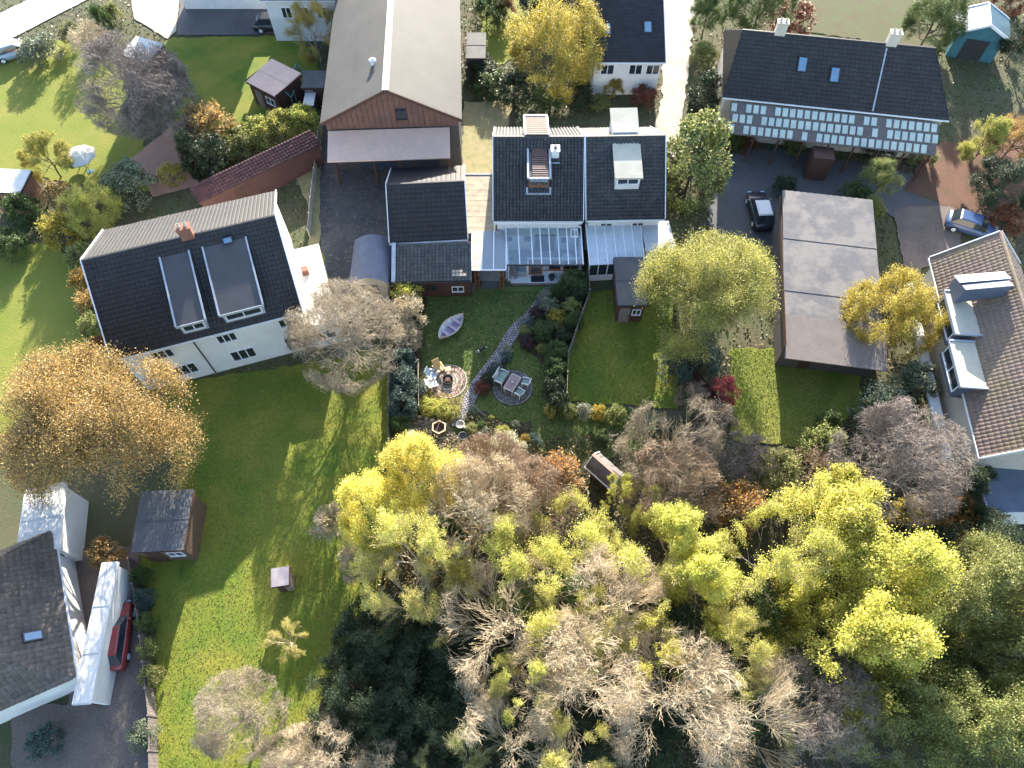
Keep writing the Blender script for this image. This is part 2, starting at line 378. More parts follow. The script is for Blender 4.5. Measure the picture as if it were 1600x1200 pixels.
def window(parent, cx, cy, cz, w_, h_, ax='s', mf=None, panes=2, mg=None, name='window', out=.05, horiz=False):
    """window on a wall: frame as one mesh, each pane a sub-part. ax: side of the wall it sits on (n s e w)"""
    mf = mf or white_up; mg = mg or glass_win
    sgn = {'s': (0,-1), 'n': (0,1), 'e': (1,0), 'w': (-1,0)}[ax]
    tx = (1,0) if ax in 'sn' else (0,1)
    def bx(mb, a0, a1, z0, z1, d0, d1):
        xs = sorted((cx+tx[0]*a0+sgn[0]*d0, cx+tx[0]*a1+sgn[0]*d1)); ys = sorted((cy+tx[1]*a0+sgn[1]*d0, cy+tx[1]*a1+sgn[1]*d1))
        mb.box(xs[0], xs[1], ys[0], ys[1], cz+z0, cz+z1)
    f = MB(); t = .07
    bx(f, -w_/2, w_/2, h_/2-t, h_/2, 0, out); bx(f, -w_/2, w_/2, -h_/2, -h_/2+t, 0, out+.05)
    for i in range(panes+1):
        a = -w_/2+t/2+(w_-t)*i/panes
        bx(f, a-t/2, a+t/2, -h_/2+t, h_/2-t, 0, out)
    fo = part(name, f, mf, parent)
    for i in range(panes):
        a0 = -w_/2+t/2+(w_-t)*i/panes+t/2; a1 = -w_/2+t/2+(w_-t)*(i+1)/panes-t/2
        p = MB(); bx(p, a0+.002, a1-.002, -h_/2+t+.002, h_/2-t-.002, .003, .02); part('pane', p, mg, fo)
    return fo
def skylight(parent, p, ux, uy, n, w_, h_, mf=None):
    p, ux, uy, n = map(Vector, (p, ux, uy, n)); f = MB(); t = .07
    for a0, a1, b0, b1 in ((-w_/2, w_/2, -h_/2, -h_/2+t), (-w_/2, w_/2, h_/2-t, h_/2), (-w_/2, -w_/2+t, -h_/2+t, h_/2-t), (w_/2-t, w_/2, -h_/2+t, h_/2-t)):
        q = [p+ux*a+uy*b for a, b in ((a0,b0),(a1,b0),(a1,b1),(a0,b1))]
        f.hexa([x+n*.02 for x in q], [x+n*.16 for x in q])
    fo = part('skylight', f, metal_dk, parent)
    q = [p+ux*a+uy*b for a, b in ((-w_/2+t+.002,-h_/2+t+.002),(w_/2-t-.002,-h_/2+t+.002),(w_/2-t-.002,h_/2-t-.002),(-w_/2+t+.002,h_/2-t-.002))]
    g_ = MB(); g_.hexa([x+n*.08 for x in q], [x+n*.14 for x in q]); part('pane', g_, glass_sky, fo)
    return fo

def frame_of(A, B, z):
    a = P(*A, z); b = P(*B, z); d = (b-a); d.z = 0
    return a, math.atan2(d.y, d.x), d.length
def gable_house(name, label, cat, A, B, E, zr, ze, tm, wm, style='tile', tw=.3, th=.33, over=.35, hipW=0, hipE=0, runN=None, group=None, ridge=True, wall_in=.3, soffit=None, floor_z=0, tmN=None):
    """A,B: ridge ends in the survey at height zr (B to the local +x side); E: a point of the local-south eave at height ze"""
    a, yaw, L = frame_of(A, B, zr)
    t = thing(name, label, cat, (a.x, a.y, 0), yaw, group)
    e = P(*E, ze); rel = e-a; run = -(-math.sin(yaw)*rel.x+math.cos(yaw)*rel.y)
    runN = runN or run
    zn = zr-(zr-ze)*runN/run
    w0, w1 = -0+wall_in, L-wall_in
    x0, x1 = -hipW, L+hipE         # eave corners
    wx0, wx1 = x0+wall_in, x1-wall_in
    ys, yn = -run+wall_in+over*.3, runN-wall_in-over*.3
    tz = lambda y: zr-(zr-ze)*abs(y)/run-.14
    wb = MB()
    if hipW or hipE:
        wb.box(wx0, wx1, ys, yn, floor_z, ze-.02)
    else:
        poly = [(ys, floor_z), (yn, floor_z), (yn, tz(yn)), (0, tz(0)), (ys, tz(ys))]
        wb.add([(wx0, y, z) for y, z in poly]+[(wx1, y, z) for y, z in poly],
               [(0,1,2,3,4)[::-1], (5,6,7,8,9)]+[(i,(i+1)%5,5+(i+1)%5,5+i) for i in range(5)])
    part('wall', wb, wm, t)
    S_ = dict(tw=tw, th=th, style=style)
    roof_slope((x0,-run,ze), (x1,-run,ze), (L,0,zr), (0,0,zr), tm, t, **S_)
    roof_slope((x1,runN,zn), (x0,runN,zn), (0,0,zr), (L,0,zr), tmN or tm, t, **S_)
    if hipE: roof_slope((x1,-run,ze), (x1,runN,zn), (L,0,zr), (L,0,zr), tm, t, **S_)
    if hipW: roof_slope((x0,runN,zn), (x0,-run,ze), (0,0,zr), (0,0,zr), tm, t, **S_)
    if ridge:
        rb = MB(); n = max(1, int(L/.45))
        for k in range(n):
            u0, u1 = L*k/n, L*(k+1)/n-.015
            rb.add([(u0,-.13,zr+.0),(u0,-.07,zr+.1),(u0,.07,zr+.1),(u0,.13,zr+.0),(u1,-.13,zr+.0),(u1,-.07,zr+.1),(u1,.07,zr+.1),(u1,.13,zr+.0)],
                   [(0,4,5,1),(1,5,6,2),(2,6,7,3),(0,1,2,3),(7,6,5,4)])
        part('ridge_tiles', rb, tm, t, kind='stuff')
    if not hipE and not hipW:
        for xx in (-.03, L-.03):
            vb = MB()
            for y0, y1, z0, z1 in ((-run, 0, ze, zr), (runN, 0, zn, zr)):
                vb.bar((xx+.03, y0, z0+.02), (xx+.03, y1, z1+.02), .06, .26)
            part('verge', vb, white_up, t)
    gb = MB(); gb.box(x0, x1, -run-.11, -run+.0, ze-.13, ze-.03); part('gutter', gb, white_up, t)
    return t, dict(L=L, run=run, zr=zr, ze=ze, yaw=yaw, a=a, sl=math.atan2(zr-ze, run), ys=ys, yn=yn, wx0=wx0, wx1=wx1)
def loc_of(t, g):
    c, s = math.cos(g['yaw']), math.sin(g['yaw'])
    def f(u, v, z):
        p = P(u, v, z)-g['a']; return Vector((c*p.x+s*p.y, -s*p.x+c*p.y, z))
    return f
def chimney(parent, x, y, z0, z1, w_=.6, d_=.5, m=None, pots=2):
    c = MB(); c.box(x-w_/2, x+w_/2, y-d_/2, y+d_/2, z0, z1); c.box(x-w_/2-.06, x+w_/2+.06, y-d_/2-.06, y+d_/2+.06, z1, z1+.12)
    ch = part('chimney', c, m or brick_m, parent)
    for i in range(pots):
        p = MB(); xx = x+(i-(pots-1)/2)*w_*.5; p.lathe([(.13, z1+.12), (.11, z1+.4), (.09, z1+.4), (.09, z1+.14)], 10, xx, y); part('chimney_pot', p, cream_wall, ch)
    return ch
def box_dormer(parent, g, x0, x1, yf, yb, h, roof_m, cheek_m, front_m=None, over=.15, win=2, mf=None, rise_to=None):
    """box dormer on the local-south pitch: front wall at y=yf, roof running back to y=yb; h = front wall height above the pitch"""
    zf = g['zr']-(g['zr']-g['ze'])*abs(yf)/g['run']; zt = zf+h
    c = MB(); c.box(x0, x1, yf, yb, zf-.05, zt)
    d = part('dormer', c, cheek_m, parent)
    z2 = rise_to if rise_to else zt
    def slab(xa, xb, ya, yb_, lo, hi):
        za = zt+(z2-zt)*(ya-(yf-over))/(yb-(yf-over)); zb_ = zt+(z2-zt)*(yb_-(yf-over))/(yb-(yf-over))
        return MB().hexa([(xa,ya,za+lo),(xb,ya,za+lo),(xb,yb_,zb_+lo),(xa,yb_,zb_+lo)], [(xa,ya,za+hi),(xb,ya,za+hi),(xb,yb_,zb_+hi),(xa,yb_,zb_+hi)])
    part('dormer_roof', slab(x0-over, x1+over, yf-over, yb, 0, .12), roof_m, d)
    if rise_to: part('cheek', slab(x0+.001, x1-.001, yf+.002, yb, -1.0, -.002), cheek_m, d)
    part('edge_flashing', slab(x0-over-.03, x0-over+.09, yf-over-.01, yb, .121, .2), lead_m, d); part('edge_flashing', slab(x1+over-.09, x1+over+.03, yf-over-.01, yb, .121, .2), lead_m, d)
    e = MB(); e.box(x0-over, x1+over, yf-over-.05, yf-over-.011, zt-.04, zt+.18); part('front_trim', e, lead_m, d)
    if win: window(parent, (x0+x1)/2, yf, (zf+zt)/2+.08, (x1-x0)-.3, h*.6, 's', mf, win)
    return d

# ================================================================ main house
WT, G = gable_house('house', 'central navy tiled semi-detached house with brown boarded dormer', 'house',
    (770,214), (913,214), (846,345), 8.0, 4.2, tile_navy, white_wall, style='pan', tw=.272, th=.27)
HL = loc_of(WT, G); zs = lambda y: G['zr']-(G['zr']-G['ze'])*abs(y)/G['run']
# long dormer with plank roof straddling the ridge
p0 = HL(826, 232, 7.6); p1 = HL(858, 232, 7.6); dx0, dx1 = p0.x, p1.x
yf = HL(845, 276, 6.95).y
dm = MB(); dm.box(dx0, dx1, yf, 0, 5.2, 6.93); dm.box(dx0, dx1, .0, 2.6, 6.0, 7.9)
D = part('dormer', dm, felt_dark, WT, 'brown plank roofed dormer running down from the ridge')
npl = 15
for k in range(npl):
    f0, f1 = k/npl, (k+1)/npl
    ya, yb = yf-.25+(0-.25-yf)*f0, yf-.25+(0-.25-yf)*f1
    za, zb = 7.02+.5*f0, 7.02+.5*f1
    q = MB(); tt = R.uniform(0, .03)
    q.hexa([(dx0+.28, ya, za), (dx1-.18, ya, za), (dx1-.18, yb-.03, zb), (dx0+.28, yb-.03, zb)], [(dx0+.28, ya, za+.07+tt), (dx1-.18, ya, za+.07+tt), (dx1-.18, yb-.03, zb+.05), (dx0+.28, yb-.03, zb+.05)])
    part('roof_plank', q, clad_brown, D)
b = MB(); b.hexa([(dx0, yf-.25, 6.93), (dx1, yf-.25, 6.93), (dx1, 0, 7.43), (dx0, 0, 7.43)], [(dx0, yf-.25, 7.0), (dx1, yf-.25, 7.0), (dx1, 0, 7.5), (dx0, 0, 7.5)]); part('roof_deck', b, felt_dark, D)
f = MB()
for xx in (dx0-.06, dx1+.06): f.bar((xx, yf-.3, 7.1), (xx, -.02, 7.6), .16, .1)
f.bar((dx0-.14, yf-.3, 7.06), (dx1+.14, yf-.3, 7.06), .1, .12)
f.bar((dx0-.2, yf-.42, zs(yf-.42)+.12), (dx1+.2, yf-.42, zs(yf-.42)+.12), .14, .08)
for xx in (dx0-.06, dx1+.06): f.bar((xx, -.02, 7.6), (xx, .0, 8.02), .14, .1)
f.bar((dx0-.12, yf-.38, zs(yf-.38)+.12), (dx0-.12, yf, zs(yf)+.12), .14, .08); f.bar((dx1+.12, yf-.38, zs(yf-.38)+.12), (dx1+.12, yf, zs(yf)+.12), .14, .08)
part('edge_flashing', f, lead_m, D)
window(WT, (dx0+dx1)/2, yf, 6.42, dx1-dx0-.15, .95, 's', timber_or, 2, GLASS('dormer_glass', (.35, .4, .45), .5))
# northern, sunlit half of the dormer roof
nx0, nx1 = HL(819, 180, 7.9).x+.05, HL(857, 180, 7.9).x-.02
yN = HL(840, 180, 8.0).y
b = MB(); b.hexa([(nx0, .08, 8.0), (nx1, .08, 8.0), (nx1-.1, yN, 7.75), (nx0-.1, yN, 7.75)], [(nx0, .08, 8.14), (nx1, .08, 8.14), (nx1-.1, yN, 7.89), (nx0-.1, yN, 7.89)])
D2 = part('dormer_roof', b, clad_lit, WT, 'plank roof of the dormer beyond the ridge, sunlight in its paler colour')
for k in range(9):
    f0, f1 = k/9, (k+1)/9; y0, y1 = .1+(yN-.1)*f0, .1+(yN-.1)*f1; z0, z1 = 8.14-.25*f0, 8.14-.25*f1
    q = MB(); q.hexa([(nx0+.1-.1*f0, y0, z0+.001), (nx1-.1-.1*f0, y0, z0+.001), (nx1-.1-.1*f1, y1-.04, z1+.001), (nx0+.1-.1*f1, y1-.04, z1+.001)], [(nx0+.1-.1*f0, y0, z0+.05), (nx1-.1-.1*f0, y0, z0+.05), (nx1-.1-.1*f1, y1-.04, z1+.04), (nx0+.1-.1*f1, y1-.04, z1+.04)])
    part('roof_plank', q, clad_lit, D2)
f = MB()
f.bar((nx0+.03, .05, 8.2), (nx0-.07, yN, 7.95), .12, .1); f.bar((nx1-.03, .05, 8.2), (nx1-.13, yN, 7.95), .12, .1); f.bar((nx0-.1, yN+.05, 7.93), (nx1-.1, yN+.05, 7.93), .1, .14)
part('edge_flashing', f, white_up, D2)
c = MB(); c.box(nx0+.1, nx1-.2, 1.2, yN-.1, 5.2, 7.74); part('dormer_cheek', c, white_wall, D2)
# square vent stack and roof light beside the dormer
c = HL(868, 226, 8.1)
cm = MB(); cm.box(c.x-.3, c.x+.3, c.y-.5, c.y+.12, zs(c.y-.5)-.1, 7.85); cm.box(c.x-.36, c.x+.36, c.y-.56, c.y+.18, 7.85, 7.93)
ch = part('chimney', cm, white_wall, WT, 'short white rendered stack beside the dormer')
cm = MB(); cm.lathe([(.13, 7.93), (.11, 8.15), (.08, 8.15), (.08, 7.95)], 12, c.x, c.y-.2); part('chimney_pot', cm, metal_dk, ch)
n_ = Vector((0, -math.sin(G['sl']), math.cos(G['sl']))); uy_ = Vector((0, math.cos(G['sl']), math.sin(G['sl'])))
k = HL(867, 243, 7.0); skylight(WT, (k.x, k.y, zs(k.y)+.04), (1,0,0), uy_, n_, .6, 1.15)
f = MB(); kk = k.y-.72; f.bar((k.x-.35, kk, zs(kk)+.12), (k.x+.35, kk, zs(kk)+.12), .12, .06); part('edge_flashing', f, lead_m, WT)
# white fascia under the eave, downpipe
f = MB(); f.box(.1, G['L']-.1, -G['run']-.02, -G['run']+.25, G['ze']-.4, G['ze']-.14); part('fascia', f, white_up, WT)
f = MB(); f.tube([(.1, -G['run']-.05, G['ze']-.1), (.1, -G['run']+.15, G['ze']-.4), (.1, -G['run']+.2, 0)], .05, 8); part('downpipe', f, white_up, WT)
# rear wall openings seen through the glass roof
ys = G['ys']
window(WT, 1.15, ys, 1.55, .95, .8, 's', white_up, 1); window(WT, 4.3, ys, 1.05, 1.7, 2.05, 's', timber_dark, 3, name='rear_door'); window(WT, 2.9, ys, 1.6, .7, .6, 's', metal_dk, 1); window(WT, 5.9, ys, 1.4, .6, .9, 's', white_up, 1)

# glass-roofed garden room
cs = thing('conservatory', 'glass roofed garden room with white bars behind the boarded dormer house', 'conservatory', WT.location, G['yaw'])
ztop, zbot = 3.05, 2.25
tl, tr = HL(790, 355, ztop), HL(907, 349, ztop); bl, br = HL(793, 416, zbot), HL(911, 411, zbot)
ytop = ys-.01; tl.y = tr.y = ytop; bl.y = br.y = (bl.y+br.y)/2
xs = [0, .17, .345, .465, .585, .705, .82, .93, 1]
xs = [0, .163, .335, .452, .57, .69, .807, .915, 1.0]
lp = lambda f, top: (tl+(tr-tl)*f) if top else (bl+(br-bl)*f)
for i in range(8):
    a, b2, c2, d2 = lp(xs[i],0), lp(xs[i+1],0), lp(xs[i+1],1), lp(xs[i],1)
    q = MB(); q.hexa([v+Vector((0,0,-.012)) for v in (a,b2,c2,d2)], [v+Vector((0,0,.012)) for v in (a,b2,c2,d2)])
    part('roof_pane', q, glass_cons, cs)
for i in range(9):
    q = MB(); q.bar(lp(xs[i],0)+Vector((0,0,.045)), lp(xs[i],1)+Vector((0,0,.045)), .09, .06); part('glazing_bar', q, white_up, cs)
q = MB(); q.bar(bl+Vector((-.05,-.06,0)), br+Vector((.05,-.06,0)), .09, .12); part('gutter', q, metal_dk, cs)
q = MB(); q.bar(tl+Vector((0,-.04,.06)), tr+Vector((0,-.04,.06)), .1, .14); part('top_rail', q, white_up, cs)
hx, hy = tr.x-.55, tr.y-.62
q = MB()
for a0,a1,b0,b1 in ((-.3,.3,-.36,-.29),(-.3,.3,.29,.36),(-.3,-.23,-.29,.29),(.23,.3,-.29,.29)): q.hexa([(hx+a0,hy+b0,ztop+.02-.235*(.62-b0)),(hx+a1,hy+b0,ztop+.02-.235*(.62-b0)),(hx+a1,hy+b1,ztop+.02-.235*(.62-b1)),(hx+a0,hy+b1,ztop+.02-.235*(.62-b1))],[(hx+a0,hy+b0,ztop+.13-.235*(.62-b0)),(hx+a1,hy+b0,ztop+.13-.235*(.62-b0)),(hx+a1,hy+b1,ztop+.13-.235*(.62-b1)),(hx+a0,hy+b1,ztop+.13-.235*(.62-b1))])
part('roof_vent', q, white_up, cs)
yw = HL(840, 430, 0).y                      # front wall line
xw0 = HL(824, 430, 0).x; xw1 = HL(911, 428, 0).x
yw2 = yw+1.2
# floor inside, side wall, posts
q = MB(); q.box(bl.x+.05, br.x-.02, yw+.02, ytop-.02, 0.03, .06); part('room_floor', q, M('room_floor_tile', (.34,.33,.33),(.3,.29,.29),.6,1,8), cs)
q = MB(); q.box(br.x-.14, br.x-.04, yw, ytop-.02, .06, 2.2); part('side_wall', q, white_wall, cs)
q = MB(); q.box(bl.x+.04, bl.x+.12, bl.y+.1, ytop-.02, .9, 1.02); q.box(bl.x+.04, bl.x+.12, bl.y+.1, bl.y+.2, 0, 2.2); q.box(bl.x+.04,bl.x+.12, ytop-1.3, ytop-1.2, 0, 2.5); part('side_frame', q, white_up, cs)
q = MB(); q.box(xw0-.08, xw0+.08, yw-.02, yw+.14, 0, 2.2); q.box(xw0, xw1-.14, yw, yw+.1, 2.08, 2.2); q.box(xw0+1.75, xw1-.15, yw, yw+.12, 0, .75); part('front_wall', q, white_wall, cs)
dr = MB(); t_ = .13; x0, x1 = xw0+.1, xw0+1.25
dr.box(x0, x0+t_, yw-.06, yw, 0, 2.06); dr.box(x1-t_, x1, yw-.06, yw, 0, 2.06); dr.box(x0+t_, x1-t_, yw-.06, yw, 1.93, 2.06); dr.box(x0+t_, x1-t_, yw-.06, yw, .02, .25)
dd = part('door', dr, timber_or, cs, 'orange stained timber glass door'); q = MB(); q.box(x0+t_+.002, x1-t_-.002, yw-.04, yw-.02, .252, 1.928); part('pane', q, GLASS('door_glass', (.55,.5,.4), .25), dd)
q = MB(); q.tube([(x1-.07, yw-.1, 1.0), (x1-.07, yw-.1, 1.15)], .02, 6); part('handle', q, metal_w, dd)
window(cs, xw0+1.95+.3, yw, 1.35, 1.0, 1.15, 's', timber_or, 1); window(cs, xw0+3.6, yw, 1.35, 1.3, 1.15, 's', timber_or, 2)
q = MB(); q.box(xw0+1.3, xw1-.2, yw-.1, yw-.03, .7, .8); part('sill', q, timber_or, cs)
# furniture glimpsed through the glass: cabinet, sofa, table
sofa = thing('sofa', 'pale sofa seen through the glass roof near the left bars', 'sofa', (WT.matrix_basis @ Vector((bl.x+1.1, ytop-1.9, .06))).to_tuple(), G['yaw'])
q = MB(); q.box(-.45,.45,-.85,.85,.0,.42); part('seat', q, M('grey_fabric',(.3,.31,.33),None,.9,3,20), sofa)
q = MB(); q.box(-.62,-.45,-.85,.85,.0,.85); part('backrest', q, MATS['grey_fabric'], sofa)
for s_ in (-1,1):
    q = MB(); q.box(-.45,.45,.85*s_-(.0 if s_<0 else -.001)-(.15 if s_<0 else 0),.85*s_+(.15 if s_>0 else -.001),.0,.6); part('armrest', q, MATS['grey_fabric'], sofa)
tb = thing('round_table', 'round white table seen through the glass roof near the right end', 'table', (WT.matrix_basis @ Vector((br.x-1.1, yw+1.25, .06))).to_tuple())
q = MB(); q.lathe([(0,.7),(.5,.7),(.52,.72),(.5,.74),(0,.74)], 24); part('tabletop', q, porcelain, tb)
q = MB(); q.lathe([(.28,0),(.26,.03),(.05,.06),(.05,.7)], 12); part('pedestal', q, metal_w, tb)

# ---------------- flat-roofed garage on the west side
gp = [HL(726, 273, 2.75), HL(775, 271, 2.75), HL(779, 362, 2.75), HL(731, 363, 2.75)]
gx0, gx1 = gp[0].x, .22; gy1, gy0 = gp[0].y, gp[3].y-.1
fr = thing('flat_roof_garage', 'garage with pale sheeted flat roof, left of the boarded dormer house', 'garage', WT.location, G['yaw'])
q = MB(); q.box(gx0+.15, gx1, gy0+.15, gy1-.15, 0, 2.6); part('wall', q, cream_wall, fr)
q = MB(); q.box(gx0, gx1, gy0, gy1, 2.6, 2.72); part('roof_deck', q, felt_pale, fr)
rows = 11
for k in range(rows):
    y0, y1 = gy0+(gy1-gy0)*k/rows, gy0+(gy1-gy0)*(k+1)/rows
    cut = gx0+(gx1-gx0)*R.uniform(.25, .75) if k % 2 else None
    for xa, xb in ([(gx0+.05, gx1)] if cut is None else [(gx0+.05, cut-.01), (cut+.01, gx1)]):
        q = MB(); q.box(xa, xb, y0+.01, y1-.015, 2.722, 2.74+.012*R.random()); part('felt_sheet', q, felt_pale, fr)
q = MB(); q.box(gx0-.05, gx1, gy1, gy1+.08, 2.55, 2.82); q.box(gx0-.06, gx0+.03, gy0, gy1, 2.55, 2.8); part('fascia', q, white_up, fr)
q = MB(); q.box(gx0+.5, gx1-.5, gy1-.149, gy1-.1, .02, 2.2); part('garage_door', q, white_up, fr)

# ---------------- polycarbonate lean-to with timber arch posts
ln = thing('lean_to_canopy', 'translucent sheeted lean-to between the black pantile outbuilding and the glass room', 'canopy', WT.location, G['yaw'])
a = [HL(737, 364, 2.75), HL(789, 359, 2.75), HL(791, 418, 2.3), HL(737, 424, 2.3)]
yt = (a[0].y+a[1].y)/2; yb = (a[2].y+a[3].y)/2; X0 = (a[0].x+a[3].x)/2; X1 = bl.x-.12
xsn = [0, .3, .64, 1]
for i in range(3):
    xa, xb = X0+(X1-X0)*xsn[i]+.04, X0+(X1-X0)*xsn[i+1]-.04
    q = MB(); q.hexa([(xa,yb,2.3),(xb,yb,2.3),(xb,yt,2.78),(xa,yt,2.78)], [(xa,yb,2.325),(xb,yb,2.325),(xb,yt,2.805),(xa,yt,2.805)])
    part('roof_sheet', q, M('sunlit_stained_sheet', (.38,.35,.28), (.48,.46,.42), .6, 2.2, 9, c3=(.26,.21,.12)) if i == 0 else poly_m, ln, 'opaque cream stained roof sheet, sunlight in its colour' if i == 0 else None)  # sunlit left band of the canopy put into a cream sheet colour
for i in range(4):
    xa = X0+(X1-X0)*xsn[i]; q = MB(); q.bar((xa,yb,2.34),(xa,yt,2.82),.08,.07); part('glazing_bar', q, white_up, ln)
q = MB(); q.bar((X0-.05,yb-.05,2.28),(X1,yb-.05,2.28),.09,.1); part('gutter', q, white_up, ln)
for px_ in (747, 784):
    px = HL(px_, 438, 0).x; q = MB()
    for dx in (-.16, .16):
        q.bar((px+dx, yb+.1, 0), (px+dx, yb+.1, 2.25), .07); q.bar((px+dx, yb-.35, 0), (px+dx, yb-.35, 2.05), .07)
        q.bar((px+dx, yb-.4, 2.05), (px+dx, yb+.15, 2.25), .06)
    for zz in (.3, .8, 1.3, 1.8, 2.1): q.bar((px-.16, yb+.1, zz), (px+.16, yb+.1, zz), .05); q.bar((px-.16, yb-.35, zz), (px+.16, yb-.35, zz), .05)
    for dx in (-.16, .16): q.bar((px+dx, yb-.35, .3), (px+dx, yb+.1, .9), .045); q.bar((px+dx, yb-.35, 1.2), (px+dx, yb+.1, .6), .045)
    part('trellis_post', q, timber_br, ln)

# ---------------- pantiled outbuilding
a, yaw, L = frame_of((613,381), (736,378), 3.25)
ob = thing('tiled_outbuilding', 'low outbuilding with a charcoal pantile roof and white left verge, below the plain black roof', 'outbuilding', (a.x, a.y, 0), yaw)
e = P(650, 440, 2.45)-a; run = -(-math.sin(yaw)*e.x+math.cos(yaw)*e.y)
q = MB(); q.add([(.1,-run+.25,0),(L-.1,-run+.25,0),(L-.1,-.02,0),(.1,-.02,0),(.1,-run+.25,2.3),(L-.1,-run+.25,2.3),(L-.1,-.02,3.1),(.1,-.02,3.1)], [(0,3,2,1),(4,5,6,7),(0,1,5,4),(1,2,6,5),(2,3,7,6),(3,0,4,7)])
part('wall', q, timber_dark, ob)
roof_slope((.32,-run,2.45), (L,-run,2.45), (L,0,3.25), (.32,0,3.25), tile_pan, ob, tw=.29, th=.31, style='pan')
q = MB(); q.hexa([(-.02,-run-.02,2.4),(.3,-run-.02,2.4),(.3,0,3.2),(-.02,0,3.2)], [(-.02,-run-.02,2.6),(.3,-run-.02,2.6),(.3,0,3.4),(-.02,0,3.4)]); part('verge', q, lead_m, ob)
q = MB(); q.box(0, L, -run-.14, -run-.03, 2.32, 2.42); part('gutter', q, metal_dk, ob)
sl_ = math.atan2(.8, run); uyv = Vector((0, math.cos(sl_), math.sin(sl_))); nv = Vector((0,-math.sin(sl_),math.cos(sl_)))
for r_ in range(2):
    for k in range(4 if r_ else 3):
        o_ = Vector((L-1.55+.29*(k+(1-r_)*.0)+.0, -run, 2.45))+uyv*(.33+.31*(1-r_)*1.0)+nv*.1
        q = MB(); q.hexa([o_, o_+Vector((.25,0,0)), o_+Vector((.25,0,0))+uyv*.24, o_+uyv*.24], [p+nv*.025 for p in (o_, o_+Vector((.25,0,0)), o_+Vector((.25,0,0))+uyv*.24, o_+uyv*.24)])
        part('replacement_tile', q, tile_pale, ob)
window(ob, L-1.2, -run+.25, 1.0, 1.0, .7, 's', white_up, 2); window(ob, 3.0, -run+.25, 1.3, .9, .8, 's', timber_dark, 2)

# ================================================================ neighbouring buildings
bk, g1 = gable_house('outbuilding', 'plain black roofed building left of the pale flat garage roof', 'outbuilding',
    (603,289), (726,283), (665,377), 5.5, 3.2, tile_black, cream_wall, tw=.4, th=.4)
nb, g2 = gable_house('house', 'navy roofed half of the pair with a pale dormer, right of the boarded dormer house', 'house',
    (914.5,214), (1040,212), (980,343), 8.0, 4.2, tile_navy, white_wall, tw=.3, th=.3)
f2 = loc_of(nb, g2)
x0, x1 = f2(962,240,7.7).x, f2(1000,240,7.7).x; yf2 = f2(980,276,7.0).y
q = MB(); q.hexa([(x0,yf2,5.6),(x1,yf2,5.6),(x1,.3,6.5),(x0,.3,6.5)], [(x0,yf2,6.95),(x1,yf2,6.95),(x1,.3,7.85),(x0,.3,7.85)]); d = part('dormer', q, white_wall, nb)
q = MB(); q.hexa([(x0-.15,yf2-.2,6.9),(x1+.15,yf2-.2,6.9),(x1+.15,2.8,8.3),(x0-.15,2.8,8.3)], [(x0-.15,yf2-.2,7.03),(x1+.15,yf2-.2,7.03),(x1+.15,2.8,8.43),(x0-.15,2.8,8.43)]); part('dormer_roof', q, felt_cream, d)
q = MB(); q.box(x0,x1,.4,2.6,6,8.1); part('dormer_cheek', q, white_wall, d)
window(nb, (x0+x1)/2, yf2, 6.5, x1-x0-.2, .6, 's', white_up, 2)
window(nb, 1.8, g2['ys'], 3.0, 1.0, .8, 's', white_up, 2); window(nb, 4.4, g2['ys'], 3.0, 1.0, .8, 's', white_up, 2)
# neighbour's low extension with frosted roof
fx, yw_, L_ = frame_of((915,350), (1000,346), 3.1)
ex = thing('conservatory', 'pale frosted conservatory behind the house with the pale dormer', 'conservatory', (fx.x, fx.y, 0), yw_)
for i in range(6):
    xa, xb = L_*i/6+.03, L_*(i+1)/6-.03
    q = MB(); q.hexa([(xa,-3.6,2.2),(xb,-3.6,2.2),(xb,-.0,3.1),(xa,-.0,3.1)], [(xa,-3.6,2.23),(xb,-3.6,2.23),(xb,-.0,3.13),(xa,-.0,3.13)]); part('roof_pane', q, M('frosted_sheet',(.5,.56,.62),(.42,.48,.55),.35,1,8), ex)
for i in range(7):
    xa = L_*i/6; q = MB(); q.bar((xa,-3.62,2.24),(xa,0,3.14),.07,.07); part('glazing_bar', q, white_up, ex)
q = MB(); q.box(0,L_,-3.5,-3.4,0,.7); q.box(0,L_,-3.5,-3.4,2.08,2.19); q.box(L_-.1,L_,-3.4,-.02,0,2.1)
for i in range(6): q.box(L_*i/6, L_*i/6+.08, -3.5, -3.4, .7, 2.08)
part('front_wall', q, white_wall, ex)
q = MB(); q.box(.06,L_-.12,-3.46,-3.44,.72,2.06); part('front_glazing', q, glass_win, ex)
fx, yw_, L_ = frame_of((1002,348), (1043,345), 3.0)
kx = thing('rear_extension', 'white walled flat extension at the far right corner of the pale dormer house', 'extension', (fx.x, fx.y, 0), yw_)
q = MB(); q.box(0,L_,-3.0,-.0,0,2.85); part('wall', q, white_wall, kx)
q = MB(); q.box(-.1,L_+.1,-3.1,0,2.85,3.0); part('roof', q, M('grey_flat_roof',(.4,.43,.46),(.33,.36,.4),.7,1,6), kx)
window(kx, L_/2, -3.0, 1.5, 1.2, 1.1, 's', white_up, 2)

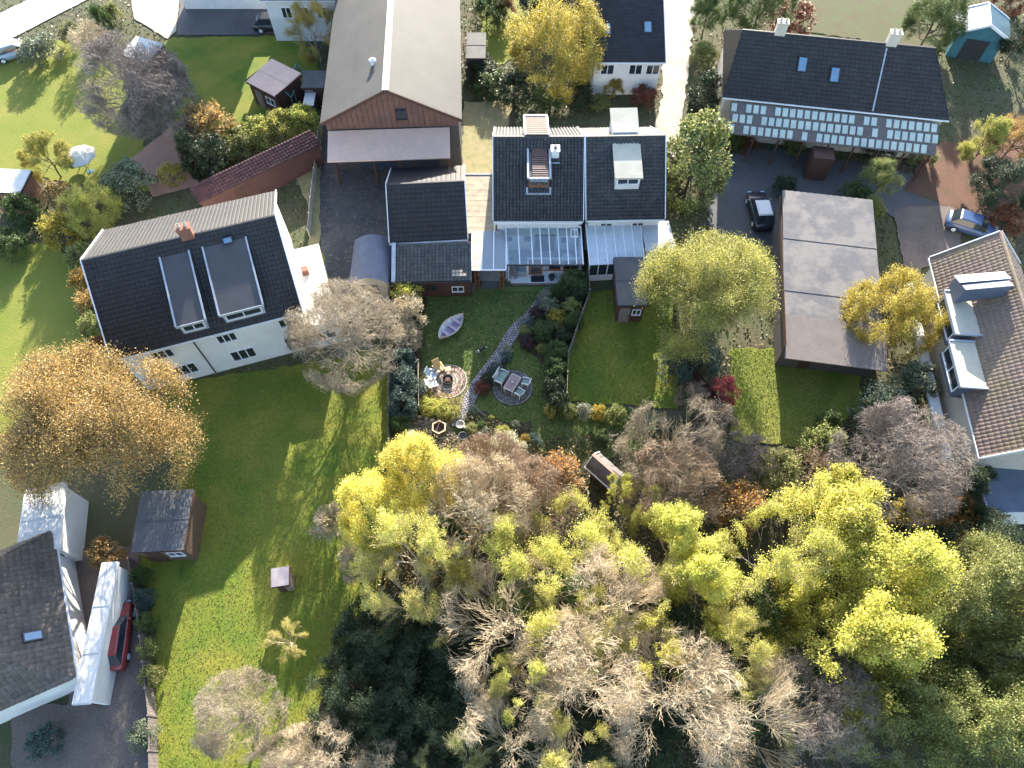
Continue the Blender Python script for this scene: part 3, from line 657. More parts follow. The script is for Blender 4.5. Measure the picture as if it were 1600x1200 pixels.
def shed(name, label, cat, corners, z, m, wm, pitch=.25, style='corr', group=None, door='s', thick=.08, tw=.25, th=2, win=True):
    """small building with one pitched roof; corners SW, SE, NE of the roof in the survey"""
    a = P(*corners[0], z); b = P(*corners[1], z); c = P(*corners[2], z)
    d = b-a; yaw = math.atan2(d.y, d.x); Lx = math.hypot(d.x, d.y)
    r = c-b; Ly = abs(-math.sin(yaw)*r.x+math.cos(yaw)*r.y)
    t = thing(name, label, cat, (a.x, a.y, 0), yaw, group)
    i = .15; zb = z-.1
    q = MB(); q.hexa([(i,i,0),(Lx-i,i,0),(Lx-i,Ly-i,0),(i,Ly-i,0)], [(i,i,zb),(Lx-i,i,zb),(Lx-i,Ly-i,zb+pitch*.95),(i,Ly-i,zb+pitch*.95)]); part('wall', q, wm, t)
    roof_slope((0,0,z),(Lx,0,z),(Lx,Ly,z+pitch),(0,Ly,z+pitch), m, t, tw=tw, th=th, style=style)
    q = MB(); q.box(0,Lx,-.04,-.005,z-.12,z+.02); q.box(-.04,-.005,0,Ly,z-.1,z+.02+pitch*.5); q.box(Lx+.005,Lx+.04,0,Ly,z-.1,z+.02+pitch*.5); part('fascia', q, white_up if wm is white_wall else timber_dark, t)
    w_ = min(.9, Lx*.35)
    q = MB(); q.box(Lx*.3-w_/2, Lx*.3+w_/2, i-.04, i, .02, min(2.0, z-.3)); dd = part('door', q, timber_dark if wm is not timber_dark else timber_grey, t)
    q = MB(); q.box(Lx*.3+w_/2-.12, Lx*.3+w_/2-.06, i-.08, i-.04, .95, 1.05); part('handle', q, metal_dk, dd)
    if win and Lx > 2: window(t, Lx*.7, i, z*.58, min(1.2, Lx*.3), min(.8, z*.3), 's', white_up, 2)
    return t, Lx, Ly, yaw, a
def barrel(name, label, cat, corners, z, rise, m, wm):
    a = P(*corners[0], z); b = P(*corners[1], z); c = P(*corners[2], z); d = b-a; yaw = math.atan2(d.y,d.x); Lx = math.hypot(d.x,d.y)
    r = c-b; Ly = abs(-math.sin(yaw)*r.x+math.cos(yaw)*r.y); t = thing(name, label, cat, (a.x,a.y,0), yaw)
    n = 24; V = []
    for y in (0, Ly):
        for i in range(n+1):
            f = i/n; V.append((Lx*f, y, z+rise*math.sin(math.pi*f)+(.03 if i % 2 else 0)))
    me = npmesh('curved_roof', np.array(V), np.array([(i, i+1, n+2+i, n+1+i) for i in range(n)]), m); part('curved_roof', me, None, t)
    q = MB()
    for y in (.1, Ly-.1): q.add([(.1,y,0),(Lx-.1,y,0)]+[(Lx*(1-i/12)*.98+.01*Lx, y, z+rise*math.sin(math.pi*i/12)-.04) for i in range(13)], [tuple(range(15))])
    q.box(.1,.15,.1,Ly-.1,0,z); q.box(Lx-.15,Lx-.1,.1,Ly-.1,0,z); part('wall', q, wm, t)
    q = MB(); q.box(Lx*.3,Lx*.7,.04,.09,.02,2.1); part('door', q, timber_grey, t)
    return t
barrel('workshop', 'low blue-grey curved roof building left of the charcoal pantile outbuilding', 'workshop', ((545,443),(607,443),(604,375)), 2.4, .7, M('blue_grey_metal',(.1,.115,.16),(.08,.09,.13),.5,1,8), cream_wall)
shed('shed', 'dark felted shed beside the frosted conservatory and the big yellow-green tree', 'shed', ((965,478),(1012,478),(1020,405)), 2.5, felt_dark, timber_dark)

# barn
A_, yaw, _ = frame_of((602,142), (622,-180), 9.0)
aB = P(602,142,9.0); dirv = Vector((math.cos(yaw), math.sin(yaw), 0))
bn = thing('barn', 'long grey sheet roofed barn with red-brown timber gable facing the yard', 'barn', (aB.x, aB.y, 0), yaw-math.pi/2)
Lb = 34; hw = 6.0; zr, ze = 9.0, 5.8
roof_slope((-hw,Lb,ze),(-hw,0,ze),(0,0,zr),(0,Lb,zr), corr_m, bn, tw=.5, th=3.0, style='corr')
roof_slope((hw,0,ze),(hw,Lb,ze),(0,Lb,zr),(0,0,zr), corr_m, bn, tw=.5, th=3.0, style='corr')
q = MB(); q.box(-.28,.28,0,Lb,zr-.02,zr+.1); part('ridge_cap', q, felt_cream, bn)
q = MB(); y_ = .5
q.add([(-hw+.3,y_,0),(hw-.3,y_,0),(hw-.3,y_,ze),(0,y_,zr-.2),(-hw+.3,y_,ze),(-hw+.3,Lb-.4,0),(hw-.3,Lb-.4,0),(hw-.3,Lb-.4,ze),(0,Lb-.4,zr-.2),(-hw+.3,Lb-.4,ze)], [(0,1,2,3,4),(9,8,7,6,5),(0,5,6,1),(1,6,7,2),(4,9,5,0)])
part('wall', q, corr_m, bn)
nb_ = 24
for k in range(nb_):
    x0_, x1_ = -hw+.35+(2*hw-.7)*k/nb_, -hw+.35+(2*hw-.7)*(k+1)/nb_-.03; xm = (x0_+x1_)/2; top = zr-.25-(zr-ze)*max(abs(x0_),abs(x1_))/hw
    q = MB(); q.box(x0_, x1_, y_-.05-R.uniform(0,.03), y_-.002, 4.9, max(5.0, top)); part('gable_board', q, M('redbrown_board',(.17,.08,.055),(.12,.06,.045),.8,1.2,14,.2,island=.3), bn)
q = MB()
for sx in (-1,1): q.bar((sx*hw, -.02, ze), (0, -.02, zr), .08, .3)
part('barge_board', q, timber_dark, bn)
window(bn, .9, y_-.06, 6.3, 1.0, 1.2, 's', timber_dark, 1)
q = MB(); q.hexa([(-5.6,-2.6,4.0),(4.9,-2.6,4.0),(4.9,.3,4.75),(-5.6,.3,4.75)], [(-5.6,-2.6,4.1),(4.9,-2.6,4.1),(4.9,.3,4.85),(-5.6,.3,4.85)]); part('canopy_roof', q, pink_roof_m, bn)
q = MB()
for x in (-5.4,-2,1.5,4.7): q.box(x-.1,x+.1,-1.2,-1.0,0,4.3)
q.box(-5.5,4.8,-2.5,-2.3,3.85,4.0); part('canopy_frame', q, timber_dark, bn)
q = MB(); q.box(-3.6,-.2,y_-.08,y_-.001,0,3.6); q.box(.3,3.7,y_-.08,y_-.001,0,3.6); part('barn_door', q, M('dark_blue_door',(.03,.04,.07),None,.7,1,8), bn)
# vent on barn roof
q = MB(); q.lathe([(.18,0),(.18,.5),(.32,.55),(0,.75)],10); v_ = part('roof_vent', q, metal_w, bn); v_.location = (-1.3, 4.2, 8.25)

# left white house
lh, g3 = gable_house('house', 'dark roofed white house at the left with two long flat dormers', 'house', (127,408), (430,337), (331,523), 8.9, 5.3, tile_black, white_wall, tw=.3, th=.34)
f3 = loc_of(lh, g3)
for (ua, ub, vt, vf) in ((252,293,420,500), (318,382,390,480)):
    xa = f3(ua, vt, 8.7).x; xb = f3(ub, vt-8, 8.7).x; yf3 = f3((ua+ub)/2+25, vf, 8.0).y
    box_dormer(lh, g3, xa, xb, yf3+.85, -.9, 1.1, M('dormer_grey_felt',(.07,.068,.075),(.055,.055,.06),.8,1,9), lead_m, win=2, rise_to=8.3)
chimney(lh, g3['L']*.54, .0, 8.3, 9.8, .9, .55)
c = f3(350,385,7.8); n3 = Vector((0,-math.sin(g3['sl']),math.cos(g3['sl']))); u3 = Vector((0,math.cos(g3['sl']),math.sin(g3['sl'])))
skylight(lh, (g3['L']*.73, -g3['run']*.09-.3, 8.9-(8.9-5.3)*(g3['run']*.09+.3)/g3['run']+.04), (1,0,0), u3, n3, .7, .5)
for x, w_, z, h in ((3.0,1.5,4.0,1.0),(3.6,1.8,1.5,1.3),(7.6,1.4,4.0,1.0),(8.0,1.8,1.5,1.3),(12.6,1.5,4.0,1.0),(12.6,2.0,1.3,1.9)):
    window(lh, min(x, g3['L']-1.3), g3['ys'], z, w_, h, 's', white_up, 3)
q = MB(); q.tube([(g3['L']-1,g3['ys']-.06,5.1),(g3['L']-1,g3['ys']-.06,.1)],.05,8); part('downpipe', q, metal_dk, lh)
q = MB(); q.tube([(5.4,g3['ys']-.06,5.1),(5.4,g3['ys']-.06,.1)],.05,8); part('downpipe', q, metal_dk, lh)
se = thing('side_extension', 'sunlit white flat roofed extension on the right end of the two-dormer house', 'extension', lh.location, g3['yaw'])
xa, xb = g3['L']-.25, f3(500,400,3.2).x
q = MB(); q.box(xa,xb,-g3['run']+.2,1.6,0,3.0); part('wall', q, white_wall, se)
q = MB(); q.box(xa,xb+.12,-g3['run']+.1,1.7,3.0,3.14); part('roof', q, M('white_roof_coat',(.66,.62,.55),(.55,.52,.47),.6,.8,7,c3=(.4,.34,.24)), se)
q = MB(); q.box(xa+.6,xa+1.1,-1.2,-.7,3.14,3.7); part('roof_vent', q, brick_m, se)
window(se, (xa+xb)/2, -g3['run']+.2, 1.5, 1.6, 1.1, 's', white_up, 2)

# top right long house
rh, g4 = gable_house('house', 'long navy roofed house at upper right with pale panelled lower roof', 'house', (1160,47), (1462,76), (1290,168), 8.2, 4.9, tile_black, cream_wall, tw=.4, th=.36, hipE=2.2, hipW=.8)
f4 = loc_of(rh, g4); n4 = Vector((0,-math.sin(g4['sl']),math.cos(g4['sl']))); u4 = Vector((0,math.cos(g4['sl']),math.sin(g4['sl'])))
for u, v in ((1253,102),(1306,113)):
    k = f4(u, v, 6.8); z = g4['zr']-(g4['zr']-g4['ze'])*abs(k.y)/g4['run']; skylight(rh, (k.x,k.y,z+.04),(1,0,0),u4,n4,.8,1.3)
chimney(rh, f4(1218,50,8.2).x, .1, 7.6, 9.2, .9, .6, cream_wall); chimney(rh, f4(1392,68,8.2).x, .1, 7.6, 9.2, .9, .6, cream_wall)
q = MB(); x_ = f4(1385,80,7.9).x
for fr_ in (0,): q.bar((x_,-.3,zs(0)-.0), (x_-.3,-g4['run'],g4['ze']+.12), .12, .1)
part('lead_valley', q, lead_m, rh)
vr = thing('veranda', 'veranda with glints painted as pale roof panels along the front of the long navy roofed house', 'veranda', rh.location, g4['yaw'])
pm = M('painted_glint_panel', (.5,.56,.5), (.4,.46,.42), .4, 1.2, 9, c3=(.25,.3,.28))  # glints along the lower roof put into the pale panel colour
yv0, yv1 = -g4['run']-.12, -g4['run']-2.7
q = MB(); q.hexa([(0,yv1,3.2),(g4['L']+1.5,yv1,3.2),(g4['L']+1.5,yv0,4.55),(0,yv0,4.55)],[(0,yv1,3.28),(g4['L']+1.5,yv1,3.28),(g4['L']+1.5,yv0,4.63),(0,yv0,4.63)]); part('roof_deck', q, tile_greybrown, vr)
nc = 28; pme = None
for i in range(nc):
    for j in range(3):
        if R.random() < .16: continue
        px = (g4['L']+1.4)/nc; fy0, fy1 = j/3, (j+1)/3-.09
        if pme is None:
            q = MB(); dz = 1.35*(fy1-fy0); dy = (yv0-yv1)*(fy1-fy0)
            q.hexa([(0,0,0),(px*.72,0,0),(px*.72,dy,dz),(0,dy,dz)],[(0,0,.05),(px*.72,0,.05),(px*.72,dy,dz+.05),(0,dy,dz+.05)]); pme = q.mesh('roof_panel', pm)
        o = link('roof_panel', pme, vr); o.location = (.1+px*i+(.3*px if j % 2 else 0), yv1+(yv0-yv1)*(fy0+.03), 3.29+1.35*(fy0+.03))
q = MB()
for i in range(9): x = .3+(g4['L']+.9)*i/8; q.box(x-.07,x+.07,yv1+.1,yv1+.24,0,3.2)
part('posts', q, timber_dark, vr, kind='stuff')
q = MB(); q.box(7.8,9.6,yv1-1.2,yv1+.3,0,2.7); part('porch', q, timber_dark, vr)
for x in (3,6,12,15,18): window(rh, min(x, g4['L']-1), g4['ys'], 1.5, 1.3, 1.2, 's', white_up, 2)

# top centre black house
tc, g5 = gable_house('house', 'black roofed house at the top centre with two small blue skylights', 'house', (922,-75), (1034,-75), (978,97), 8.0, 4.0, tile_black, white_wall, tw=.4, th=.36)
f5 = loc_of(tc, g5); n5 = Vector((0,-math.sin(g5['sl']),math.cos(g5['sl']))); u5 = Vector((0,math.cos(g5['sl']),math.sin(g5['sl'])))
for u, v in ((949,40),(1013,38)):
    k = f5(u, v, 5.6); z = g5['zr']-(g5['zr']-g5['ze'])*abs(k.y)/g5['run']; skylight(tc, (k.x,k.y,z+.04),(1,0,0),u5,n5,.75,1.2)
for x in (1.6,4.3,7): window(tc, min(x,g5['L']-1), g5['ys'], 2.9, 1.3, 1.1, 's', white_up, 2)

# long grey building on the right
mb_, Lx, Ly, _, _ = shed('outbuilding', 'long low sheet roofed building with tree shade in its blue-grey colour, pinkish at its lower end, right of the big tree', 'outbuilding', ((1226,542),(1384,562),(1368,326)), 2.9, corr2_m, M('grey_block_wall',(.1,.09,.085),(.08,.07,.07),.9,1,8), pitch=.9, style='corr', tw=.5, th=5)
q = MB(); q.hexa([(.0,-1.0,2.82),(Lx,-1.0,2.82),(Lx,2.6,3.35),(0,2.6,3.35)],[(.0,-1.0,2.92),(Lx,-1.0,2.92),(Lx,2.6,3.45),(0,2.6,3.45)]); part('lower_roof_sheet', q, M('pinkgrey_sheet',(.2,.165,.145),(.16,.135,.12),.8,1,8), mb_)

# big brown-roofed house at right edge
bh, g6 = gable_house('house', 'large brown mossy roofed house at the right edge with two cream box dormers', 'house', (1563,362), (1668,690), (1460,430), 8.3, 5.0, tile_moss, cream_wall, tw=.28, th=.36)
f6 = loc_of(bh, g6)
for (cu, cv, hw_) in ((1551,470,1.75),(1566,548,1.75)):
    c = f6(cu, cv, 7.9); box_dormer(bh, g6, c.x-hw_, c.x+hw_, c.y-1.9, min(-.2, c.y+1.9), 1.5, felt_cream, M('slate_blue_cheek',(.1,.12,.17),(.08,.1,.14),.7,1,8), win=2)
c = f6(1545,440,8.2); q = MB(); q.hexa([(c.x-.9,c.y-1.6,6.4),(c.x+.7,c.y-1.6,6.4),(c.x+.7,c.y+1.2,7.6),(c.x-.9,c.y+1.2,7.6)],[(c.x-.9,c.y-1.6,7.3),(c.x+.7,c.y-1.6,8.0),(c.x+.7,c.y+1.2,8.8),(c.x-.9,c.y+1.2,8.1)])
part('roof_hatch', q, M('slate_blue_cheek',(.1,.12,.17)), bh)
q = MB(); q.hexa([(c.x-1.0,c.y-1.7,7.32),(c.x-.1,c.y-1.7,7.7),(c.x-.1,c.y+1.3,8.5),(c.x-1.0,c.y+1.3,8.12)],[(c.x-1.0,c.y-1.7,7.4),(c.x-.1,c.y-1.7,7.8),(c.x-.1,c.y+1.3,8.6),(c.x-1.0,c.y+1.3,8.2)]); part('hatch_cover', q, metal_w, bh)
q = MB(); q.box(.4, g6['L']-.3, -g6['run']-.95, -g6['run']-.2, 2.3, 2.5); part('side_canopy', q, metal_w, bh)
shed('rear_extension', 'blue-grey flat roofed building at the right edge below the large brown roof', 'extension', ((1545,800),(1680,800),(1660,690)), 3.0, M('blue_grey_felt',(.13,.15,.2),(.1,.12,.16),.7,.6,6), white_wall, pitch=.1)

# bottom-left hipped house with annexes
hh, g7 = gable_house('house', 'grey-brown hipped roof house at the lower left corner', 'house', (-60,1025), (-70,905), (108,990), 6.6, 3.2, tile_greybrown, white_wall, tw=.33, th=.36, hipE=2.6, hipW=2.6)
n7 = Vector((0,-math.sin(g7['sl']),math.cos(g7['sl']))); u7 = Vector((0,math.cos(g7['sl']),math.sin(g7['sl'])))
k = loc_of(hh, g7)(42,992,5.0); skylight(hh, (k.x,k.y,g7['zr']-(g7['zr']-g7['ze'])*abs(k.y)/g7['run']+.04),(1,0,0),u7,n7,.6,1.0)
white_sheet = M('white_roof_sheet', (.62,.6,.56), (.55,.53,.5), .55, 1, 8, c3=(.42,.4,.36))
shed('annex', 'white flat roofed annex under the huge tan tree, joined to the hipped roof house', 'annex', ((26,870),(92,858),(90,757)), 3.2, white_sheet, white_wall, pitch=.15, tw=.4, th=3)
shed('carport', 'long narrow white roofed carport along the drive of the hipped house', 'carport', ((114,1101),(141,1099),(128,882)), 2.7, white_sheet, white_wall, pitch=.1, tw=.4, th=3, win=False)
shed('garden_shed', 'dark roofed shed with rusty brown left side, partly under the tan oak tree', 'shed', ((204,864),(288,860),(280,768)), 2.7, felt_dark, M('dull_brown_board',(.14,.085,.055),(.1,.065,.045),.85,2,16,.3), pitch=.3, tw=.4, th=2)
shed('playhouse', 'small grey shed standing alone in the large left lawn', 'shed', ((424,918),(452,914),(449,886)), 2.0, M('greypink_roof',(.33,.29,.3),(.28,.25,.27),.8,1,8), timber_grey, pitch=.15, win=False)
shed('garden_shed', 'pink roofed shed beside the small greenhouse near the barn', 'shed', ((384,128),(430,152),(442,104)), 2.6, pink_roof_m, timber_dark, pitch=.3, tw=.3)
shed('garden_shed', 'white topped shed with rust coloured wall in the upper left garden', 'shed', ((188,86),(231,99),(240,68)), 2.8, white_sheet, M('rust_paint',(.3,.11,.05),None,.8,2,12), pitch=.3, tw=.3)
shed('garage', 'white roofed garage at the left edge above the shrubs', 'garage', ((-30,300),(32,303),(36,268)), 2.8, white_sheet, brick_m, pitch=.2, tw=.4)
shed('lean_to_shed', 'long dark red roofed low range running up to the barn corner', 'shed', ((312,318),(502,226),(495,203)), 2.5, brickdark_m, M('red_wall',(.1,.045,.04),(.075,.035,.03),.85,1,10), pitch=.35, style='tile', tw=.3, th=.33, win=False)
shed('storage_container', 'small dark container with pale top between the barn and the yellow tree', 'container', ((728,92),(758,92),(757,52)), 2.5, felt_dark, M('slate_blue_cheek',(.1,.12,.17)), pitch=.05, win=False)
shed('garden_store', 'tiny white roofed store right of the pink roofed shed', 'shed', ((473,166),(490,166),(490,140)), 1.5, white_sheet, timber_grey, pitch=.1, win=False)
shed('garden_shed', 'small grey lean-to roof just above the tiny white roofed store', 'shed', ((470,138),(506,138),(504,112)), 2.2, felt_dark, timber_dark, pitch=.1, win=False)
th_, g8 = gable_house('house', 'white walled house cut by the top edge, left of the barn', 'house', (392,-60), (530,-60), (460,0), 8, 4.8, tile_black, white_wall, tw=.4, th=.4)
for x in (2.2,4.0,5.8,9): window(th_, x, g8['ys'], 3.2, 1.0, 1.2, 's', white_up, 2)
gable_house('house', 'dark roofed house beyond the top edge, shading the lawn left of the barn', 'house', (235,-135), (395,-135), (320,-85), 9.0, 5.2, tile_black, white_wall, tw=.5, th=.5)
teal = M('teal_paint', (.05,.16,.2), (.035,.12,.16), .5, 1.5, 9)
ts, g9 = gable_house('summerhouse', 'teal summerhouse with white streaked left roof pitch at the top right corner', 'summerhouse', (1545,5), (1548,40), (1492,30), 4.0, 2.7, M('streaked_white_roof',(.5,.54,.56),(.3,.36,.38),.5,1.6,8), teal, tw=.3, tmN=M('teal_roof',(.12,.24,.3),(.09,.19,.25),.6,1,8))
q = MB(); q.box(g9['wx1']+.001, g9['wx1']+.05, -1.2, 1.0, .05, 2.2); part('open_front_shade', q, metal_dk, ts)  # dark sheet stands in for the shade inside the opening

def greenhouse(name, label, corners, z=1.7, zr=2.4):
    a = P(*corners[0], z); b = P(*corners[1], z); c = P(*corners[2], z); d = b-a; yaw = math.atan2(d.y,d.x); L = math.hypot(d.x,d.y); r = c-b; W_ = abs(-math.sin(yaw)*r.x+math.cos(yaw)*r.y)
    t = thing(name, label, 'greenhouse', (a.x,a.y,0), yaw); q = MB(); n = max(2,int(W_/.7))
    for i in range(n+1):
        y = W_*i/n
        for p0,p1 in (((0,0),(0,z)),((L,0),(L,z)),((0,z),(L/2,zr)),((L/2,zr),(L,z))): q.bar((p0[0],y,p0[1]),(p1[0],y,p1[1]),.05)
    for x_,zz in ((0,z),(L,z),(L/2,zr)): q.bar((x_,0,zz),(x_,W_,zz),.06)
    part('frame', q, M('green_frame',(.2,.35,.34),None,.5,2,9), t)
    for i in range(n):
        y0,y1 = W_*i/n+.03, W_*(i+1)/n-.03
        for (xa,za),(xb,zb) in (((0.03,z),(L/2-.03,zr)),((L/2+.03,zr),(L-.03,z))):
            q = MB(); q.add([(xa,y0,za),(xb,y0,zb),(xb,y1,zb),(xa,y1,za)],[(0,1,2,3)]); part('pane', q, GLASS('greenhouse_glass',(.45,.6,.65),.25), t)
    return t
greenhouse('greenhouse', 'small teal framed greenhouse between the pink roofed shed and the tiny store', ((437,150),(455,152),(461,108)))

# ================================================================ vehicles
def car(label, u, v, yaw, m, L=4.3, W_=1.78, H_=1.45, roof_m=None, van=False):
    p = P(u, v, .7); t = thing('parked_car' if not van else 'parked_van', label, 'van' if van else 'car', (p.x,p.y,.11), yaw)
    hood = .95 if not van else 1.3; Hh = H_
    # body loft: sections along x
    X = [-L/2, -L/2+.12, -L/2+.9, 0, L/2-1.1, L/2-.25, L/2]; Hs = [.75,.9,.92,.92,.88,.74,.6]; Ws = [.8,.93,1,1,.98,.92,.78]
    vs = []; 
    for x,h,ww in zip(X,Hs,Ws):
        h = h*(1.25 if van else 1); y = W_/2*ww
        vs += [(x,-y*.96,.22),(x,-y,.5),(x,-y*.97,h*.92),(x,-y*.8,h),(x,y*.8,h),(x,y*.97,h*.92),(x,y,.5),(x,y*.96,.22)]
    fs = [(i*8+k,(i+1)*8+k,(i+1)*8+(k+1)%8,i*8+(k+1)%8) for i in range(6) for k in range(8)]+[tuple(range(8)), tuple(range(48,56))[::-1]]
    q = MB(); q.add(vs,fs); smooth(part('body', q, m, t))
    b0, b1 = (-L/2+.25, L/2-1.05); r0, r1 = (b0+.55, b1-.75)
    if van: b0, b1, r0, r1 = -L/2+.06, L/2-.75, -L/2+.15, L/2-1.45
    zb = .9*(1.25 if van else 1); y = W_/2*.86; yr = W_/2*.68
    q = MB(); q.hexa([(b0,-y,zb),(b1,-y,zb),(b1,y,zb),(b0,y,zb)],[(r0,-yr,Hh-.04),(r1,-yr,Hh-.04),(r1,yr,Hh-.04),(r0,yr,Hh-.04)]); part('windows', q, glass_win, t)
    q = MB(); q.hexa([(r0-.04,-yr-.03,Hh-.04),(r1+.04,-yr-.03,Hh-.04),(r1+.04,yr+.03,Hh-.04),(r0-.04,yr+.03,Hh-.04)],[(r0+.08,-yr+.08,Hh+.02),(r1-.08,-yr+.08,Hh+.02),(r1-.08,yr-.08,Hh+.02),(r0+.08,yr-.08,Hh+.02)]); part('roof', q, roof_m or m, t)
    for x in (-L/2+.8, L/2-.85):
        for s_ in (-1,1):
            q = MB(); q.tube([(x,s_*(W_/2-.2),.32),(x,s_*(W_/2+.01),.32)], .32, 16); w_ = part('wheel', q, rubber_m, t)
            q = MB(); q.tube([(x,s_*(W_/2+.01),.32),(x,s_*(W_/2+.025),.32)], .2, 12); part('rim', q, metal_w, w_)
    for s_ in (-1,1):
        q = MB(); q.box(L/2-.14,L/2-.03,s_*W_*.33-.17,s_*W_*.33+.17,.56,.7); part('headlight', q, glass_sky, t)
        q = MB(); q.box(L/2-1.35,L/2-1.2,min(s_*W_/2,s_*(W_/2+.16)),max(s_*W_/2,s_*(W_/2+.16)),.88,1.0); part('wing_mirror', q, m, t)
    return t
paint = lambda n,c: M(n, c, tuple(x*.96 for x in c), .25, .5, 1, spec=.8, c3=tuple(x*.92 for x in c))
car('dark car with a pale reflection coloured roof on the tarmac drive below the veranda', 1188, 328, math.radians(92), paint('black_car_paint',(.02,.022,.03)), roof_m=paint('roof_reflection_paint',(.5,.5,.5)))  # reflection on the black car's roof put into a pale grey colour
car('blue car parked at the right behind the large brown roofed house', 1520, 352, math.radians(-25), paint('blue_car_paint',(.06,.1,.2)))
car('small maroon car beside the long white carport at the lower left', 180, 993, math.radians(97), paint('maroon_car_paint',(.22,.03,.03)))
car('pale blue car parked on the road at the upper left edge', 22, 78, math.radians(28), paint('paleblue_car_paint',(.3,.38,.45)))
car('black car parked before the white walled house at the top edge', 428, 36, math.radians(2), paint('black_car_paint',(.02,.022,.03)))

# ================================================================ garden
def ring_bricks(name, cx, cy, r0, r1, bl, m, parent, z=.03, h=.05, gap=.012, skip=None):
    n = max(6, int(6.2832*(r0+r1)/2/bl)); q = MB()
    for k in range(n):
        a0, a1 = 6.2832*k/n, 6.2832*(k+1)/n-gap/((r0+r1)/2)
        if skip and skip((a0+a1)/2): continue
        z1 = z+h+R.uniform(-.008,.008)
        c = [(cx+r*math.cos(a), cy+r*math.sin(a)) for r,a in ((r0,a0),(r1-gap,a0),(r1-gap,a1),(r0,a1))]
        q.hexa([(x,y,z-.02) for x,y in c], [(x,y,z1) for x,y in c])
    return part(name, q, m, parent, kind='stuff')
def disc(name, c, r, m, z, label=None):
    q = MB(); q.lathe([(r,z-.03),(r,z)], 48, c.x, c.y); q.add([(c.x+r*math.cos(6.2832*k/48), c.y+r*math.sin(6.2832*k/48), z) for k in range(48)], [tuple(range(48))])
    return link(name, q.mesh(name, m), kind='structure', label=label)
# dining circle
dc = P(801, 606); dr_ = 1.55
d_ = disc('patio', dc, dr_+.04, mortar_dk, .045, 'round dark sett patio under the garden table')
nr = 13
for k in range(1, nr): ring_bricks('setts', dc.x, dc.y, dr_*k/nr, dr_*(k+1)/nr, .2, stone_dk if k < nr-1 else M('grey_edge_sett',(.24,.23,.23),(.18,.17,.18),.85,2,20,.3,island=.3), d_, .04, .03, .022)
# fire circle
fc = P(700, 596)
d2 = disc('patio', fc, 1.5, mortar_br, .045, 'round pink and cream brick patio around the fire pit')
for r0, r1, bl_, m_ in ((.44,.52,.14,pale_paver),(.52,.66,.16,brick_pink),(.66,.8,.16,pale_paver),(.8,.98,.2,brick_pink),(.98,1.08,.12,brick_pink),(1.08,1.15,.22,pale_paver),(1.15,1.34,.2,brick_pink),(1.34,1.42,.14,brick_pink),(1.42,1.5,.22,pale_paver)):
    ring_bricks('pavers', fc.x, fc.y, r0, r1, bl_, m_, d2, .04, .03, .014)
fp = thing('fire_pit', 'round black fire bowl with logs in the centre of the pink brick rings', 'fire pit', (fc.x,fc.y,.07))
q = MB(); q.lathe([(.12,.0),(.3,.06),(.4,.18),(.42,.3),(.39,.3),(.36,.18),(.25,.09),(0,.07)], 28); part('bowl', q, metal_dk, fp)
for k in range(7):
    a = k*.9+.3; q = MB(); r1 = .25; q.tube([(r1*math.cos(a), r1*math.sin(a), .16+.02*(k%3)), (-r1*.5*math.cos(a+.5), -r1*.5*math.sin(a+.5), .24+.03*(k%2))], [.05,.04], 7); part('log', q, M('charred_log',(.3,.15,.1),(.1,.06,.05),.9,5,20), fp)
q = MB(); q.tube([(-.3,-.3,0),(-.34,-.34,.2)],.03,6); q.tube([(.34,-.3,0),(.34,-.34,.2)],.03,6); q.tube([(0,.4,0),(0,.42,.25)],.03,6); part('feet', q, metal_dk, fp, kind='stuff')

# path of setts from the house to the lower garden
cl = [(866,452,.55),(852,462,.5),(842,478,.5),(828,496,.5),(808,512,.5),(794,532,.48),(783,552,.48),(768,572,.5),(756,588,.5),(744,604,.5),(735,622,.48),(727,640,.45),(718,655,.45),(712,668,.42)]
pc = [P(u,v) for u,v,_ in cl]
W0 = []; 
for i,(p,(u,v,h)) in enumerate(zip(pc,cl)):
    d = (pc[min(i+1,len(pc)-1)]-pc[max(0,i-1)]).normalized(); n = Vector((-d.y,d.x,0)); W0.append((p,n,h))
outl = [p+n*h for p,n,h in W0]+[p-n*h for p,n,h in W0][::-1]
pth = sheet('path', [(p.x,p.y) for p in outl], mortar_dk, z=.09, world=True)
q = MB(); qd = MB(); acc = 0
for i in range(len(W0)-1):
    (p,n,h),(p2,n2,h2) = W0[i],W0[i+1]; Ls = (p2-p).length; rows = max(1,int(Ls/.24))
    for k in range(rows):
        f0,f1 = k/rows,(k+1)/rows-.06
        for c in range(6):
            o_ = (.5 if c % 2 else 0)/rows
            s0,s1 = -1+2*c/6+.02,-1+2*(c+1)/6-.03
            a_ = [p.lerp(p2,min(1,f0+o_*.99))+n.lerp(n2,f0)*(h+(h2-h)*f0)*s for s in (s0,s1)]; b_ = [p.lerp(p2,min(1.02,f1+o_))+n.lerp(n2,f1)*(h+(h2-h)*f1)*s for s in (s0,s1)]
            z1 = .12+R.uniform(-.012,.01); c4 = [a_[0],b_[0],b_[1],a_[1]]
            (qd if i < 2 else q).hexa([(x.x,x.y,.08) for x in c4],[(x.x,x.y,z1) for x in c4])
part('setts', q, M('path_sett',(.25,.235,.24),(.19,.18,.19),.85,1.5,14,.4,island=.35,c3=(.32,.3,.28)), pth, kind='stuff'); part('setts', qd, stone_dk, pth, kind='stuff')
